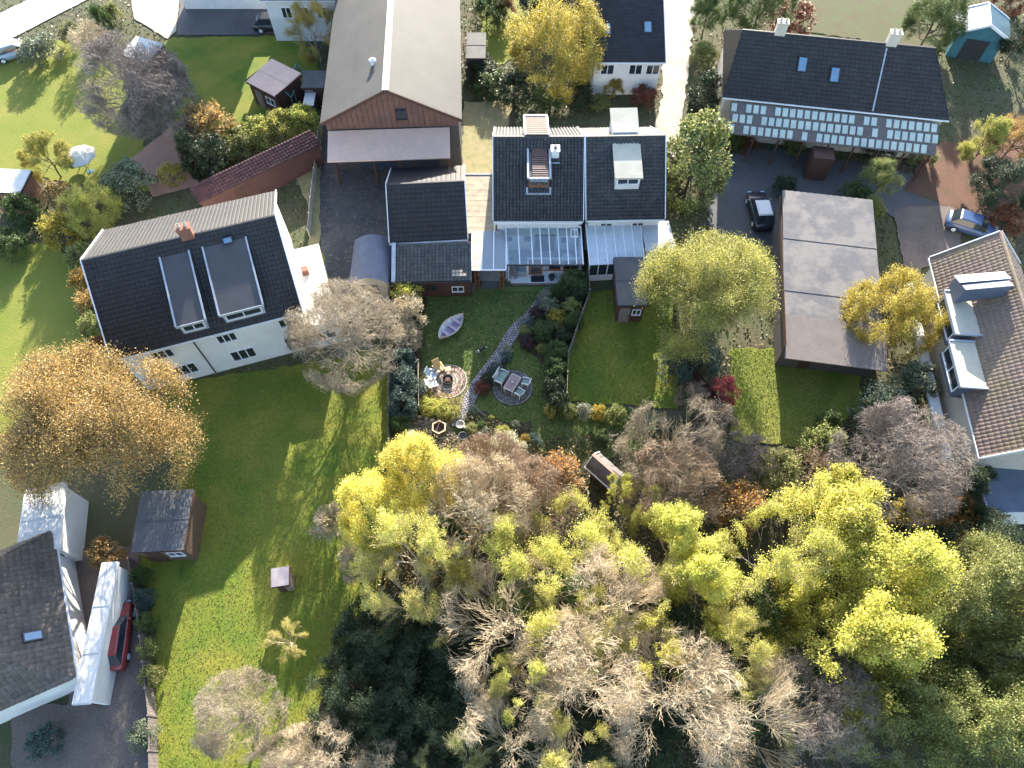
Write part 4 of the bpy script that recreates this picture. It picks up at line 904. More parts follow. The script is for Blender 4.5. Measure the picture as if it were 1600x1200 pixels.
# white tiled terrace
tp = [P(788,412),P(880,410),P(872,445),P(803,447),P(786,438)]
tr_ = sheet('terrace', [(788,405),(905,403),(905,432),(868,446),(803,447),(786,438)], mortar_br, z=.1)
import itertools
def inpoly(x,y,poly):
    r = False
    for i in range(len(poly)):
        (x1,y1),(x2,y2) = poly[i],poly[i-1]
        if (y1>y)!=(y2>y) and x<(x2-x1)*(y-y1)/(y2-y1)+x1: r = not r
    return r
pl = [(P(u,v).x,P(u,v).y) for u,v in ((788,405),(905,403),(905,432),(868,446),(803,447),(786,438))]
q = MB(); xs_ = [a for a,_ in pl]; ys_ = [b for _,b in pl]; x = min(xs_)
while x < max(xs_):
    y = min(ys_)
    while y < max(ys_):
        if all(inpoly(x+i,y+j,pl) for i in (0,.22) for j in (0,.22)): q.box(x+.008,x+.217,y+.008,y+.217,.1,.115+R.uniform(0,.004))
        y += .225
    x += .225
part('paving_tiles', q, porcelain, tr_, kind='stuff')
sheet('path', [(753,440),(778,440),(778,452),(753,452)], felt_dark, z=.1); sheet('path', [(748,415),(782,415),(782,440),(748,440)], M('beige_slab',(.3,.27,.24),(.24,.215,.19),.85,2,12,.3), z=.096)
mt = P(840,437); q = MB(); q.box(-.56,.56,-.34,.34,0,.02); m_ = link('door_mat', q.mesh('door_mat', rubber_m), label='large black rubber mat in front of the orange timber door', cat='mat', loc=(mt.x,mt.y,.12), rz=.03)
pt = P(862,434,.3); pz = thing('plant_pot', 'round black pot on the white tiles beside the big black mat', 'plant pot', (pt.x,pt.y,.118))
q = MB(); q.lathe([(0,0),(.2,0),(.27,.36),(.3,.36),(.3,.4),(.24,.4),(.22,.33),(0,.32)], 18); part('pot', q, metal_dk, pz)
sw = P(801,434); gs = thing('garden_chair', 'small dark metal and wood chair on the white tiles near the trellis posts', 'chair', (sw.x,sw.y,.118), .05)
q = MB(); q.box(-.26,.26,-.2,.2,.4,.44); part('seat', q, timber_grey, gs)
q = MB(); q.box(-.26,.26,.2,.24,.46,.85); part('backrest', q, timber_grey, gs)
for a_,b_ in ((-1,-1),(1,-1),(-1,1),(1,1)): q = MB(); q.box(a_*.23-.02,a_*.23+.02,b_*.18-.02,b_*.18+.02,0,.4); part('leg', q, metal_dk, gs)
ay = P(808,424,1.0); ai = thing('rotary_airer', 'thin dark folded clothes airer standing on the white tiles', 'clothes airer', (ay.x,ay.y,.118))
q = MB(); q.tube([(0,0,0),(0,0,1.9)],.022,6); part('pole', q, metal_dk, ai)
for k in range(4): a = .5+k*1.57; q = MB(); q.tube([(0,0,1.1),(.55*math.cos(a),.55*math.sin(a),1.85)],.015,5); part('arm', q, metal_dk, ai)

# dining furniture
ang = math.radians(-57)              # long axis of table: photo runs lower-left to upper-right
def rotp(x,y,a): return x*math.cos(a)-y*math.sin(a), x*math.sin(a)+y*math.cos(a)
TA = math.atan2(P(813,588,.74).y-P(799,611,.74).y, P(813,588,.74).x-P(799,611,.74).x)
tc_ = P(800.5,598,.74)
td = thing('garden_table', 'rectangular mauve-brown slatted table with pale edges on the round dark patio', 'table', (tc_.x,tc_.y,.075), TA)
for k in range(6): y0 = -.36+.12*k; q = MB(); q.box(-.66,.66,y0+.004,y0+.112,.68,.705); part('table_slat', q, M('mauve_timber',(.24,.17,.18),(.19,.14,.15),.7,3,20,.1,island=.1), td)
q = MB(); q.box(-.72,-.664,-.4,.4,.66,.715); q.box(.664,.72,-.4,.4,.66,.715); q.box(-.664,.664,.362,.4,.66,.712); q.box(-.664,.664,-.4,-.362,.66,.712); part('table_frame', q, M('pale_grey_timber',(.48,.45,.44),(.4,.38,.37),.7,3,20), td)
for a_,b_ in ((-1,-1),(1,-1),(-1,1),(1,1)): q = MB(); q.box(a_*.64-.04,a_*.64+.04,b_*.33-.04,b_*.33+.04,0,.658); part('leg', q, MATS['pale_grey_timber'], td)
cd = thing('candle_lantern', 'small white candle pot in the middle of the mauve garden table', 'candle', (tc_.x,tc_.y,.782))
q = MB(); q.lathe([(0,0),(.06,0),(.07,.1),(.055,.1),(.05,.03),(0,.03)],14); part('holder', q, white_up, cd); q = MB(); q.lathe([(0,.03),(.035,.03),(.035,.12),(0,.12)],10); part('candle', q, pale_paver, cd)
cushion = M('sage_cushion',(.21,.29,.25),(.17,.25,.22),.9,3,20,.2); chfr = M('chair_white_paint',(.62,.64,.62),(.55,.57,.55),.6,3,20)
def gchair(label, u, v, yaw, w_=.56, d=.56, two=False):
    p = P(u,v,.45); t = thing('garden_chair' if not two else 'garden_bench', label, 'chair' if not two else 'bench', (p.x,p.y,.075), yaw, 'chairs at the garden table')
    for s_ in (-1,1):
        q = MB(); q.box(-d/2,d/2-.02,s_*w_/2-.03,s_*w_/2+.03,.62,.655); part('armrest', q, chfr, t)
        for x in (-d/2+.03,d/2-.06): q = MB(); q.box(x-.025,x+.025,s_*w_/2-.025,s_*w_/2+.025,0,.618); part('leg', q, chfr, t)
    q = MB(); q.box(-d/2+.02,d/2-.05,-w_/2+.03,w_/2-.03,.36,.4); part('seat', q, chfr, t)
    q = MB(); q.hexa([(-d/2-.02,-w_/2+.04,.4),(-d/2+.03,-w_/2+.04,.4),(-d/2+.03,w_/2-.04,.4),(-d/2-.02,w_/2-.04,.4)],[(-d/2-.14,-w_/2+.04,.85),(-d/2-.1,-w_/2+.04,.85),(-d/2-.1,w_/2-.04,.85),(-d/2-.14,w_/2-.04,.85)]); part('backrest', q, chfr, t)
    n = 2 if two else 1; ww = (w_-.1)/n
    for k in range(n):
        y0 = -w_/2+.05+ww*k
        q = MB(); q.box(-d/2+.05,d/2-.04,y0+.008,y0+ww-.008,.402,.47); c_ = part('cushion', q, cushion, t); md = c_.modifiers.new('bevel','BEVEL'); md.width=.02; md.segments=2
    return t
gchair('wide two seat bench with sage green cushions left of the mauve table', 783.5, 590, TA-math.pi/2, w_=1.12, d=.72, two=True)
gchair('green cushioned white armchair at the upper right of the mauve table', 821, 597.5, math.pi+math.radians(-14))
gchair('green cushioned white armchair at the lower right of the mauve table', 811, 614, math.pi-math.radians(37))
# fire circle seats
def adirondack(label, u, v, yaw, m, slats=6, sc=1.0):
    p = P(u,v,.35); t = thing('armchair', label, 'chair', (p.x,p.y,.05), yaw, 'chairs around the fire pit')
    for k in range(slats):
        y0 = -.26*sc+.52*sc*k/slats; q = MB(); tilt = .0
        q.hexa([(-.28,y0+.005,.32),(-.25,y0+.005,.32),(-.25,y0+.52*sc/slats-.01,.32),(-.28,y0+.52*sc/slats-.01,.32)],[(-.6,(y0+.005)*1.15,.98),(-.57,(y0+.005)*1.15,.98),(-.57,(y0+.52*sc/slats-.01)*1.15,.98),(-.6,(y0+.52*sc/slats-.01)*1.15,.98)]); part('back_slat', q, m, t)
    for k in range(5):
        x0 = -.25+.11*k; q = MB(); q.box(x0,x0+.095,-.27*sc,.27*sc,.32+.012*k,.345+.012*k); part('seat_slat', q, m, t)
    for s_ in (-1,1):
        q = MB(); q.box(-.42,.34,s_*.34-.06,s_*.34+.06,.56,.585); part('armrest', q, m, t)
        q = MB(); q.box(.24,.3,s_*.31-.03,s_*.31+.03,0,.558); part('leg', q, m, t)
        q = MB(); q.hexa([(-.5,s_*.29-.02,0),(-.42,s_*.29-.02,0),(-.42,s_*.29+.02,0),(-.5,s_*.29+.02,0)],[(-.36,s_*.29-.02,.558),(-.3,s_*.29-.02,.558),(-.3,s_*.29+.02,.558),(-.36,s_*.29+.02,.558)]); part('leg', q, m, t)
    return t
adirondack('honey coloured slatted wooden armchair above the fire pit', 686, 577, math.radians(-60), timber_yel)
adirondack('white slatted armchair nearest the straw ground at the left of the fire pit', 677, 600, math.radians(18), metal_w)
adirondack('bluish white armchair between the honey wooden chair and the other white one', 677, 587, math.radians(-20), M('bluish_white_paint',(.5,.56,.6),(.42,.5,.55),.6,3,20))
st = P(700,577,.4); sd_ = thing('side_table', 'little brown slatted side table between the honey armchair and the brick rings', 'table', (st.x,st.y,.05), math.radians(12))
for k in range(4): q = MB(); q.box(-.24,.24,-.22+.11*k,-.12+.11*k,.4,.425); part('table_slat', q, timber_pale if k%2 else M('rosy_timber',(.4,.24,.19),(.33,.2,.16),.7,3,20), sd_)
for a_,b_ in ((-1,-1),(1,-1),(-1,1),(1,1)): q = MB(); q.box(a_*.2-.025,a_*.2+.025,b_*.18-.025,b_*.18+.025,0,.398); part('leg', q, timber_br, sd_)

# rowing boat on the lawn
ba, bb = P(686,530,.3), P(723.5,494,.3); bc = (ba+bb)/2; byaw = math.atan2((bb-ba).y,(bb-ba).x); BL = (bb-ba).length
bt = thing('rowing_boat', 'pointed white and mauve rowing boat lying on the shaded lawn', 'boat', (bc.x,bc.y,.02), byaw)
n = 15; outer = []; inner = []
for i in range(n):
    f = i/(n-1); x = -BL/2+BL*f; s_ = max(0.02, math.sin(math.pi*f)**.75)*.7; sheer = .5+.16*abs(2*f-1)**2; kz = .02+.2*abs(2*f-1)**4
    outer.append([(x,-s_,sheer),(x,-s_*.86,kz+(sheer-kz)*.45),(x,-s_*.45,kz+.05),(x,0,kz),(x,s_*.45,kz+.05),(x,s_*.86,kz+(sheer-kz)*.45),(x,s_,sheer)])
    si = max(.005,s_-.03); inner.append([(x*.97,-si,sheer-.005),(x*.97,-si*.84,kz+.06+(sheer-kz)*.42),(x*.97,-si*.42,kz+.1),(x*.97,0,kz+.09),(x*.97,si*.42,kz+.1),(x*.97,si*.84,kz+.06+(sheer-kz)*.42),(x*.97,si,sheer-.005)])
def loft(rows, flip):
    k = len(rows[0]); v = [p for r in rows for p in r]; f = [(i*k+j,i*k+j+1,(i+1)*k+j+1,(i+1)*k+j) for i in range(len(rows)-1) for j in range(k-1)]
    return v, ([t_[::-1] for t_ in f] if flip else f)
q = MB(); q.add(*loft(outer,False)); smooth(part('hull', q, metal_w, bt))
q = MB(); q.add(*loft(inner,True)); smooth(part('hull_lining', q, M('boat_inside',(.7,.68,.64),(.6,.58,.55),.7,2,12), bt))
q = MB()
for sgn in (0,6): q.tube([Vector(o[sgn])+Vector((0,0,.01)) for o in outer], .022, 6)
part('gunwale', q, timber_pale, bt)
mauve = M('mauve_board',(.3,.22,.36),(.24,.18,.3),.7,2,16,island=.15)
for i in range(1,9):
    f = i/9; x = -BL/2+BL*f; s_ = math.sin(math.pi*f)**.75*.7; q = MB(); q.box(x-.12,x+.1,-s_*.5,s_*.5,.2+.1*abs(2*f-1)**4,.22+.1*abs(2*f-1)**4); part('floor_board', q, mauve, bt)
for f in (.25,.5,.74):
    x = -BL/2+BL*f; s_ = math.sin(math.pi*f)**.75*.66; q = MB(); q.box(x-.1,x+.1,-s_,s_,.4,.425); part('thwart', q, M('lilac_grey_thwart',(.42,.36,.42),(.36,.3,.38),.7,2,16), bt)
q = MB()
for i in range(1,12):
    f = i/12; x = -BL/2+BL*f; s_ = math.sin(math.pi*f)**.75*.68; q.tube([(x,-s_,.5),(x,-s_*.84,.3),(x,-s_*.45,.13),(x,0,.12),(x,s_*.45,.13),(x,s_*.84,.3),(x,s_,.5)],.014,5)
part('ribs', q, timber_pale, bt, kind='stuff')
for sx in (-1,1): q = MB(); q.tube([(sx*(BL/2-.04),0,.62),(sx*(BL/2+.08),0,.74)],[.04,.025],6); part('stem_post', q, timber_pale, bt)

# hexagonal planter, stone bowl, urns
hp = P(686,668,.45); hx_ = thing('hexagonal_planter', 'pale timber hexagonal raised planter beside the lower end of the path', 'planter', (hp.x,hp.y,0), 0)
ro, ri = .58, .47
for k in range(6):
    a0, a1 = math.radians(90+60*k)-.0, math.radians(150+60*k)
    c4 = [(ro*math.cos(a0),ro*math.sin(a0)),(ro*math.cos(a1),ro*math.sin(a1)),(ri*math.cos(a1),ri*math.sin(a1)),(ri*math.cos(a0),ri*math.sin(a0))]
    gp_ = .004*k
    q = MB(); q.hexa([(x,y,.5) for x,y in c4],[(x,y,.56+.0005*k) for x,y in c4]); part('rim_board', q, timber_pale, hx_)
    c5 = [(x*.95,y*.95) for x,y in c4]; q = MB(); q.hexa([(x,y,0) for x,y in c5],[(x,y,.498) for x,y in c5]); part('side_board', q, timber_br, hx_)
q = MB(); q.prism([(.44*math.cos(math.radians(90+60*k)),.44*math.sin(math.radians(90+60*k))) for k in range(6)],.0,.3); part('soil', q, soil_m, hx_)
q = MB(); q.bar((-.2,-.2,.34),(.02,.3,.6),.05,.03); part('cane', q, timber_pale, hx_)
def lathe_thing(name, label, cat, u, v, prof, m, z=0.0, zc=.3, parts=None, rz=0):
    p = P(u,v,zc); t = thing(name,label,cat,(p.x,p.y,z),rz); q = MB(); q.lathe(prof,20); smooth(part('bowl' if cat!='ball' else 'ball', q, m, t)); return t
sb_ = lathe_thing('stone_bowl','round pale stone bowl set into the bed at the lower end of the path','bowl',719,663,[(0,0),(.2,0),(.3,.2),(.34,.34),(.29,.34),(.24,.24),(0,.2)],M('cream_stone',(.55,.5,.4),None,.8,3,18))
lathe_thing('bird_bath','white stone bird bath in the dry grass left of the hexagonal planter','bird bath',642,681,[(.2,0),(.16,.05),(.07,.1),(.06,.6),(.28,.68),(.32,.76),(.27,.76),(.2,.7),(0,.69)],M('white_stone',(.6,.62,.62),None,.7,3,18))
lathe_thing('rubber_tub','dark round tub half hidden below the stone edging by the path end','tub',723,681,[(.26,0),(.32,.25),(.35,.27),(.35,.3),(.3,.3),(.26,.1),(0,.08)],felt_dark)
# post-and-chain style light at bed corner and edging wall
le = [(612,648),(640,650),(662,655),(690,663),(703,668)]; le2 = [(722,668),(745,677),(765,689),(790,702),(815,712)]
for nm, ln_, lb in (('retaining_edge',le,'low dry stone edging left of the path end'),('retaining_edge',le2,'low dry stone edging right of the path end')):
    pp = [P(u,v) for u,v in ln_]; t = thing(nm, lb, 'stone edging', pp[0], 0)
    for i in range(len(pp)-1):
        n = max(1,int((pp[i+1]-pp[i]).length/.42))
        for k in range(n):
            c = pp[i].lerp(pp[i+1],(k+.5)/n)-pp[0]; a = R.uniform(-.3,.3)+math.atan2((pp[i+1]-pp[i]).y,(pp[i+1]-pp[i]).x); sx, sy, sz = R.uniform(.15,.21), R.uniform(.12,.18), R.uniform(.25,.42)
            m8 = [(i_*sx*R.uniform(.8,1),j_*sy*R.uniform(.8,1)) for i_,j_ in ((-1,-1),(1,-1),(1,1),(-1,1))]; m8 = [rotp(x,y,a) for x,y in m8]
            q = MB(); q.hexa([(c.x+x,c.y+y,0) for x,y in m8],[(c.x+x*.8,c.y+y*.8,sz) for x,y in m8]); part('stone', q, stone_pale, t)
# bed edging roll and picket post
bp_ = [P(u,v) for u,v in ((735,633),(744,638),(752,646),(762,652),(770,657))]; t = thing('bed_edging','thin timber edging between the lawn and the dark soil bed','edging',bp_[0]); 
q = MB(); q.tube([p-bp_[0]+Vector((0,0,.1)) for p in bp_],.05,6); part('rail', q, timber_grey, t)
pf = [P(656,575),P(656,608),P(657,645)]; t = thing('garden_fence','thin pale post and rail line left of the fire pit lawn','fence',pf[0])
for k,p in enumerate(pf): q = MB(); q.tube([p-pf[0],p-pf[0]+Vector((0,0,1.3))],.04,7); part('post', q, timber_pale, t)
q = MB(); q.tube([p-pf[0]+Vector((0,0,1.15)) for p in pf],.025,6); part('rail', q, timber_pale, t)
# boundary fences: posts, rails and boards
def fence(label, pts, h, m, bw=.55, name='boundary_fence'):
    pp = [P(u,v) for u,v in pts]; t = thing(name,label,'fence',pp[0]); me_p = MB().box(-.05,.05,-.05,.05,0,h+.08).mesh('post', m); pan = {}
    for i in range(len(pp)-1):
        d = pp[i+1]-pp[i]; n = max(1,round(d.length/1.8)); a = math.atan2(d.y,d.x); l = d.length/n
        pm_ = MB(); k = int(l/.18)
        for j in range(k): pm_.box(.06+(l-.12)*j/k,.06+(l-.12)*(j+1)/k-.012,-.012-(.008 if j%2 else 0),.012,.06,h)
        pm_ = pm_.mesh('panel', m)
        for j in range(n+(i==len(pp)-2)):
            o = link('post', me_p, t); o.location = pp[i]+d*j/n-pp[0]; o.rotation_euler = (0,0,a)
            if j < n: o = link('panel', pm_, t); o.location = pp[i]+d*j/n-pp[0]; o.rotation_euler = (0,0,a)
    return t
fence('weathered board fence between the big left lawn and the central garden', [(611,450),(611,560),(611,700)], 1.5, timber_grey)
fence('board fence behind the laurel hedge on the right side of the central garden', [(917,418),(919,470),(886,565),(884,628)], 1.5, timber_grey)
fence('dark fence between the dark shaded lawn and the sunlit right lawn', [(1052,480),(1060,560),(1120,640)], 1.4, timber_dark)
fence('pale wall-like fence along the drive left of the farmyard', [(502,215),(492,300),(485,372)], 1.2, cream_wall)
fence('long fence beside the drive of the hipped house and the big lawn', [(214,880),(232,1000),(246,1120),(248,1230)], 1.3, timber_grey)

# washing-line-like parasol in the upper left garden
pr = P(122,240,2.2); pa = thing('parasol','cream parasol above a teal table in the upper left garden','parasol',(pr.x,pr.y,0))
q = MB(); q.lathe([(0,2.5),(.6,2.35),(1.45,1.95)],8); q.lathe([(0,2.46),(.6,2.31),(1.43,1.9)],8); part('canopy', q, M('cream_canvas',(.6,.58,.5),(.55,.53,.46),.8,1,9), pa)
q = MB(); q.tube([(0,0,0),(0,0,2.5)],.03,8); part('pole', q, timber_pale, pa); q = MB(); q.lathe([(0,0),(.3,0),(.3,.08),(0,.1)],12); part('base', q, teal, pa)
tt_ = P(126,252,.7); tb2 = thing('garden_table','round teal table beneath the cream parasol','table',(tt_.x,tt_.y,0)); q = MB(); q.lathe([(0,.68),(.75,.68),(.75,.73),(0,.73)],24); part('tabletop', q, teal, tb2)
for k in range(4): a=k*1.57+.78; q = MB(); q.tube([(.5*math.cos(a),.5*math.sin(a),0),(.4*math.cos(a),.4*math.sin(a),.68)],.03,6); part('leg', q, teal, tb2)

# garden house roof in the trees
a, yaw, L = frame_of((925,709),(975,753),2.9)
sh_, gs_ = gable_house('garden_shed','grey felt roofed shed with a pinkish ridge board among bare branches below the lawn','shed',(927,711),(968,747),(915,728),2.95,2.2,M('grey_shed_felt',(.15,.14,.14),(.12,.11,.115),.9,1.2,12,.3),timber_dark,tw=1.0,th=1.2)
q = MB(); q.box(-.05,gs_['L']+.05,-.12,.12,2.97,3.08); part('ridge_board', q, M('rosy_timber',(.4,.24,.19)), sh_)

# dog
dp = P(751.5,547,.3); dg = thing('dog','black and white collie standing on the shaded lawn right of the boat','dog',(dp.x,dp.y,.004), math.radians(222)); dg.scale = (.82,.82,.82)
verts = [(-.3,0,.46),(-.1,0,.47),(.12,0,.47),(.25,0,.5),(.36,0,.6),(.46,0,.66),(.6,0,.6),      # hip, loin, chest, shoulder, neck, head, muzzle
 (-.33,.09,.36),(-.37,.1,.22),(-.33,.1,.03),(-.33,-.09,.36),(-.3,-.1,.22),(-.26,-.1,.03),
 (.22,.08,.34),(.2,.09,.18),(.22,.09,.02),(.22,-.08,.34),(.26,-.09,.18),(.3,-.09,.02),
 (-.4,0,.46),(-.52,.03,.38),(-.6,.1,.42),(-.62,.2,.5)]
edges = [(0,1),(1,2),(2,3),(3,4),(4,5),(5,6),(0,7),(7,8),(8,9),(0,10),(10,11),(11,12),(3,13),(13,14),(14,15),(3,16),(16,17),(17,18),(0,19),(19,20),(20,21),(21,22)]
rad = [.13,.13,.155,.14,.09,.085,.04,.09,.045,.035,.09,.045,.035,.07,.04,.035,.07,.04,.035,.06,.05,.055,.03]
me = bpy.data.meshes.new('body'); me.from_pydata(verts, edges, [])
dm_, n, b = nodes('collie_coat'); tcx = n.nodes.new('ShaderNodeTexCoord'); sp = n.nodes.new('ShaderNodeSeparateXYZ'); n.links.new(tcx.outputs['Object'], sp.inputs[0])
def mth(op, a_, b_):
    x = n.nodes.new('ShaderNodeMath'); x.operation = op
    for k,s in enumerate((a_,b_)):
        if isinstance(s,(int,float)): x.inputs[k].default_value = s
        else: n.links.new(s, x.inputs[k])
    return x.outputs[0]
X_, Y_, Z_ = sp.outputs
collar = mth('MULTIPLY', mth('GREATER_THAN', X_, .27), mth('LESS_THAN', X_, .38)); muz = mth('GREATER_THAN', X_, .53); leg = mth('LESS_THAN', Z_, .26)
tail = mth('MULTIPLY', mth('LESS_THAN', X_, -.42), mth('GREATER_THAN', Y_, .06)); blaze = mth('MULTIPLY', mth('GREATER_THAN', X_, .4), mth('LESS_THAN', mth('ABSOLUTE', Y_, 0), .018))
msk = mth('MAXIMUM', mth('MAXIMUM', mth('MAXIMUM', collar, muz), leg), mth('MAXIMUM', tail, blaze))
n.links.new(mixc(n, msk, (.012,.012,.015), (.62,.62,.58)), b.inputs['Base Color']); b.inputs['Roughness'].default_value = .75
me.materials.append(dm_); bo = link('body', me, dg); md = bo.modifiers.new('skin','SKIN'); md.use_smooth_shade = True
for i,sv in enumerate(me.skin_vertices[0].data): sv.radius = (rad[i],rad[i]); sv.use_root = (i==2)
bo.modifiers.new('sub','SUBSURF').render_levels = 2
for s_ in (-1,1):
    q = MB(); q.add([(.42,s_*.03,.72),(.47,s_*.04,.72),(.43,s_*.09,.7),(.41,s_*.075,.8)],[(0,1,3),(1,2,3),(2,0,3),(0,2,1)]); part('ear', q, M('black_fur',(.012,.012,.015),None,.8,3,9), dg)
    q = MB(); q.lathe([(0,.012),(.01,.006),(.01,-.006),(0,-.012)],8); e_ = part('eye', q, metal_dk, dg); e_.location = (.51,s_*.045,.68)
q = MB(); q.lathe([(0,.02),(.018,.01),(.018,-.01),(0,-.02)],8); e_ = part('nose', q, metal_dk, dg); e_.location = (.645,0,.605)
# ================================================================ vegetation
def nrm(a): return a/np.maximum(np.linalg.norm(a, axis=-1, keepdims=True), 1e-9)
def tubes(Pn, Rn, sides):
    """Pn (N,K,3) polylines, Rn (N,K) radii -> vertices, quads"""
    N, K, _ = Pn.shape
    T = np.empty_like(Pn); T[:, 1:-1] = Pn[:, 2:]-Pn[:, :-2]; T[:, 0] = Pn[:, 1]-Pn[:, 0]; T[:, -1] = Pn[:, -1]-Pn[:, -2]; T = nrm(T)
    ref = np.zeros((N, 1, 3)); ref[..., 0] = .37; ref[..., 1] = .93; ref[..., 2] = .1
    n1 = nrm(np.cross(T, ref)); n2 = np.cross(T, n1)
    a = np.arange(sides)*2*np.pi/sides
    V = Pn[:, :, None, :]+Rn[:, :, None, None]*(np.cos(a)[None, None, :, None]*n1[:, :, None, :]+np.sin(a)[None, None, :, None]*n2[:, :, None, :])
    base = (np.arange(N)*K*sides)[:, None, None]; i = np.arange(K-1)[None, :, None]*sides; k = np.arange(sides)[None, None, :]; k2 = (k+1) % sides
    Fq = np.stack([base+i+k, base+i+k2, base+i+sides+k2, base+i+sides+k], -1)
    return V.reshape(-1, 3), Fq.reshape(-1, 4)
def merge(lst):
    V = []; Fq = []; o = 0
    for v, f in lst: V.append(v); Fq.append(f+o); o += len(v)
    return np.concatenate(V), np.concatenate(Fq)
def leaves(C_, size, rg, up=.5, asp=.6):
    """one folded-diamond leaf (4 vertices) at each centre"""
    N = len(C_); n = nrm(rg.normal(0, 1, (N, 3))+np.array([0, 0, up*2])); t = nrm(np.cross(n, rg.normal(0, 1, (N, 3)))); b = np.cross(n, t)
    s = (size*rg.uniform(.6, 1.35, N))[:, None]
    V = np.stack([C_-t*s, C_-b*s*asp+n*s*.12, C_+t*s, C_+b*s*asp+n*s*.12], 1)
    return V.reshape(-1, 3), np.arange(N*4).reshape(-1, 4)
def grow(seed, H, Rr, zb, counts, kids_len=(.55, .36, .24, .16), trunk_r=.22, trunk_top=.5, droop=0, elev=(.35, 1.2), spread=.75, curve=.25, lean=0, pdw=.55):
    """crown built limb by limb; returns list of (points, radii) per level"""
    rg = np.random.RandomState(seed); zc = (H+zb)/2; hz = (H-zb)/2
    tz = H*trunk_top; K = 6
    tp = np.zeros((1, K, 3)); tp[0, :, 2] = np.linspace(0, tz, K); tp[0, 1:, :2] = np.cumsum(rg.normal(0, .04*Rr/3, (K-1, 2)), 0)
    lv = [(tp, np.linspace(trunk_r, trunk_r*.55, K)[None])]
    m = counts[0]; az = np.arange(m)*2.4+rg.uniform(0, 1, m); el = rg.uniform(elev[0], elev[1], m); el[0] = 1.45
    fr = rg.uniform(max(.35, zb/tz*.9) if tz > 0 else .3, 1, m); fr[0] = 1
    st = np.stack([np.interp(fr, np.linspace(0, 1, K), tp[0, :, j]) for j in range(3)], -1)
    tgt = np.stack([np.cos(az)*np.cos(el)*Rr, np.sin(az)*np.cos(el)*Rr, zc-hz*.1+np.sin(el)*hz*1.0-.1*hz], -1)*np.concatenate([rg.uniform(.6, 1.12, m)[:, None]]*2+[rg.uniform(.82, 1.02, m)[:, None]], 1)
    low = tgt[:, 2] < st[:, 2]; tgt[:, 2] = np.maximum(tgt[:, 2], .12*H*0+.05)
    def poly(st, en, K, bend, amp):
        f = np.linspace(0, 1, K)[None, :, None]; mid = (st+en)/2+bend
        L = np.linalg.norm(en-st, axis=1)[:, None, None]
        p = (1-f)**2*st[:, None]+2*f*(1-f)*mid[:, None]+f**2*en[:, None]
        w_ = rg.normal(0, 1, p.shape)*L*amp; w_[:, 0] = 0
        return p+w_
    L1 = np.linalg.norm(tgt-st, axis=1)
    bend = np.zeros_like(st); bend[:, 2] = L1*.12
    p = poly(st, tgt, 6, bend, .045); r0 = trunk_r*.45*rg.uniform(.7, 1.1, m)
    lv.append((p, r0[:, None]*np.linspace(1, .25, 6)[None]))
    cen = np.array([0, 0, zb+(zc-zb)*.4])
    for li, c in enumerate(counts[1:]):
        Pp, Rp = lv[-1]; N, K, _ = Pp.shape
        idx = np.repeat(np.arange(N), c); M_ = len(idx)
        f = rg.uniform(.22, 1.0, M_)**.8; kf = f*(K-1); k0 = np.minimum(kf.astype(int), K-2); fr = (kf-k0)[:, None]
        st = Pp[idx, k0]*(1-fr)+Pp[idx, k0+1]*fr; rr = Rp[idx, k0]*(1-fr[:, 0])+Rp[idx, k0+1]*fr[:, 0]
        pd = nrm(Pp[idx, k0+1]-Pp[idx, k0]); out = nrm(st-cen)
        d = nrm(pd*pdw+out*.45+nrm(rg.normal(0, 1, (M_, 3)))*spread+np.array([0, 0, -droop]))
        ln = Rr*kids_len[li]*rg.uniform(.55, 1.2, M_)*(1.15-.35*f)
        en = st+d*ln[:, None]
        e = (en-np.array([0, 0, zc]))/np.array([Rr, Rr, hz]); q = np.linalg.norm(e, axis=1); over = q > 1.04
        en[over] = np.array([0, 0, zc])+(e[over]*((1.04+(q[over]-1.04)*rg.uniform(.25,.75,over.sum()))/q[over])[:, None])*np.array([Rr, Rr, hz])
        Kc = 4 if li < 2 else 3
        bd = rg.normal(0, curve*.35, (M_, 3))*ln[:, None]; bd[:, 2] += ln*.08
        p = poly(st, en, Kc, bd, .025)
        lv.append((p, (np.minimum(rr*.7, rr)[:, None])*np.linspace(1, .35, Kc)[None]))
    return lv, rg
class Tree: pass
def make_tree(kind, seed, H, Rr, zb, counts, nleaf=0, lsize=.12, jit=.25, minr=.012, leaf_lv=2, **kw):
    lv, rg = grow(seed, H, Rr, zb, counts, **kw)
    T = Tree(); T.H = H; T.R = Rr; T.zc = (H+zb)/2
    T.trunk = npmesh('trunk', *tubes(lv[0][0], np.maximum(lv[0][1], minr), 8), None)
    br = [tubes(p, np.maximum(r, minr*(1 if i < 3 else .8)), 5 if i < 1 else 3) for i, (p, r) in enumerate(lv[1:])]
    T.branch = npmesh('branches', *merge(br), None)
    T.leaf = None
    if nleaf:
        C_ = []
        for p, r in lv[-leaf_lv:]:
            N = len(p); k = max(1, int(nleaf/leaf_lv/N+.5)) if N < nleaf/leaf_lv else 1
            idx = np.repeat(np.arange(N), k) if N < nleaf/leaf_lv else rg.choice(N, int(nleaf/leaf_lv), False)
            f = rg.uniform(.2, 1.1, len(idx))[:, None]; C_.append(p[idx, 0]*(1-f)+p[idx, -1]*f+rg.normal(0, jit, (len(idx), 3)))
        T.leaf = npmesh('foliage', *leaves(np.concatenate(C_), lsize, rg), None)
    return T
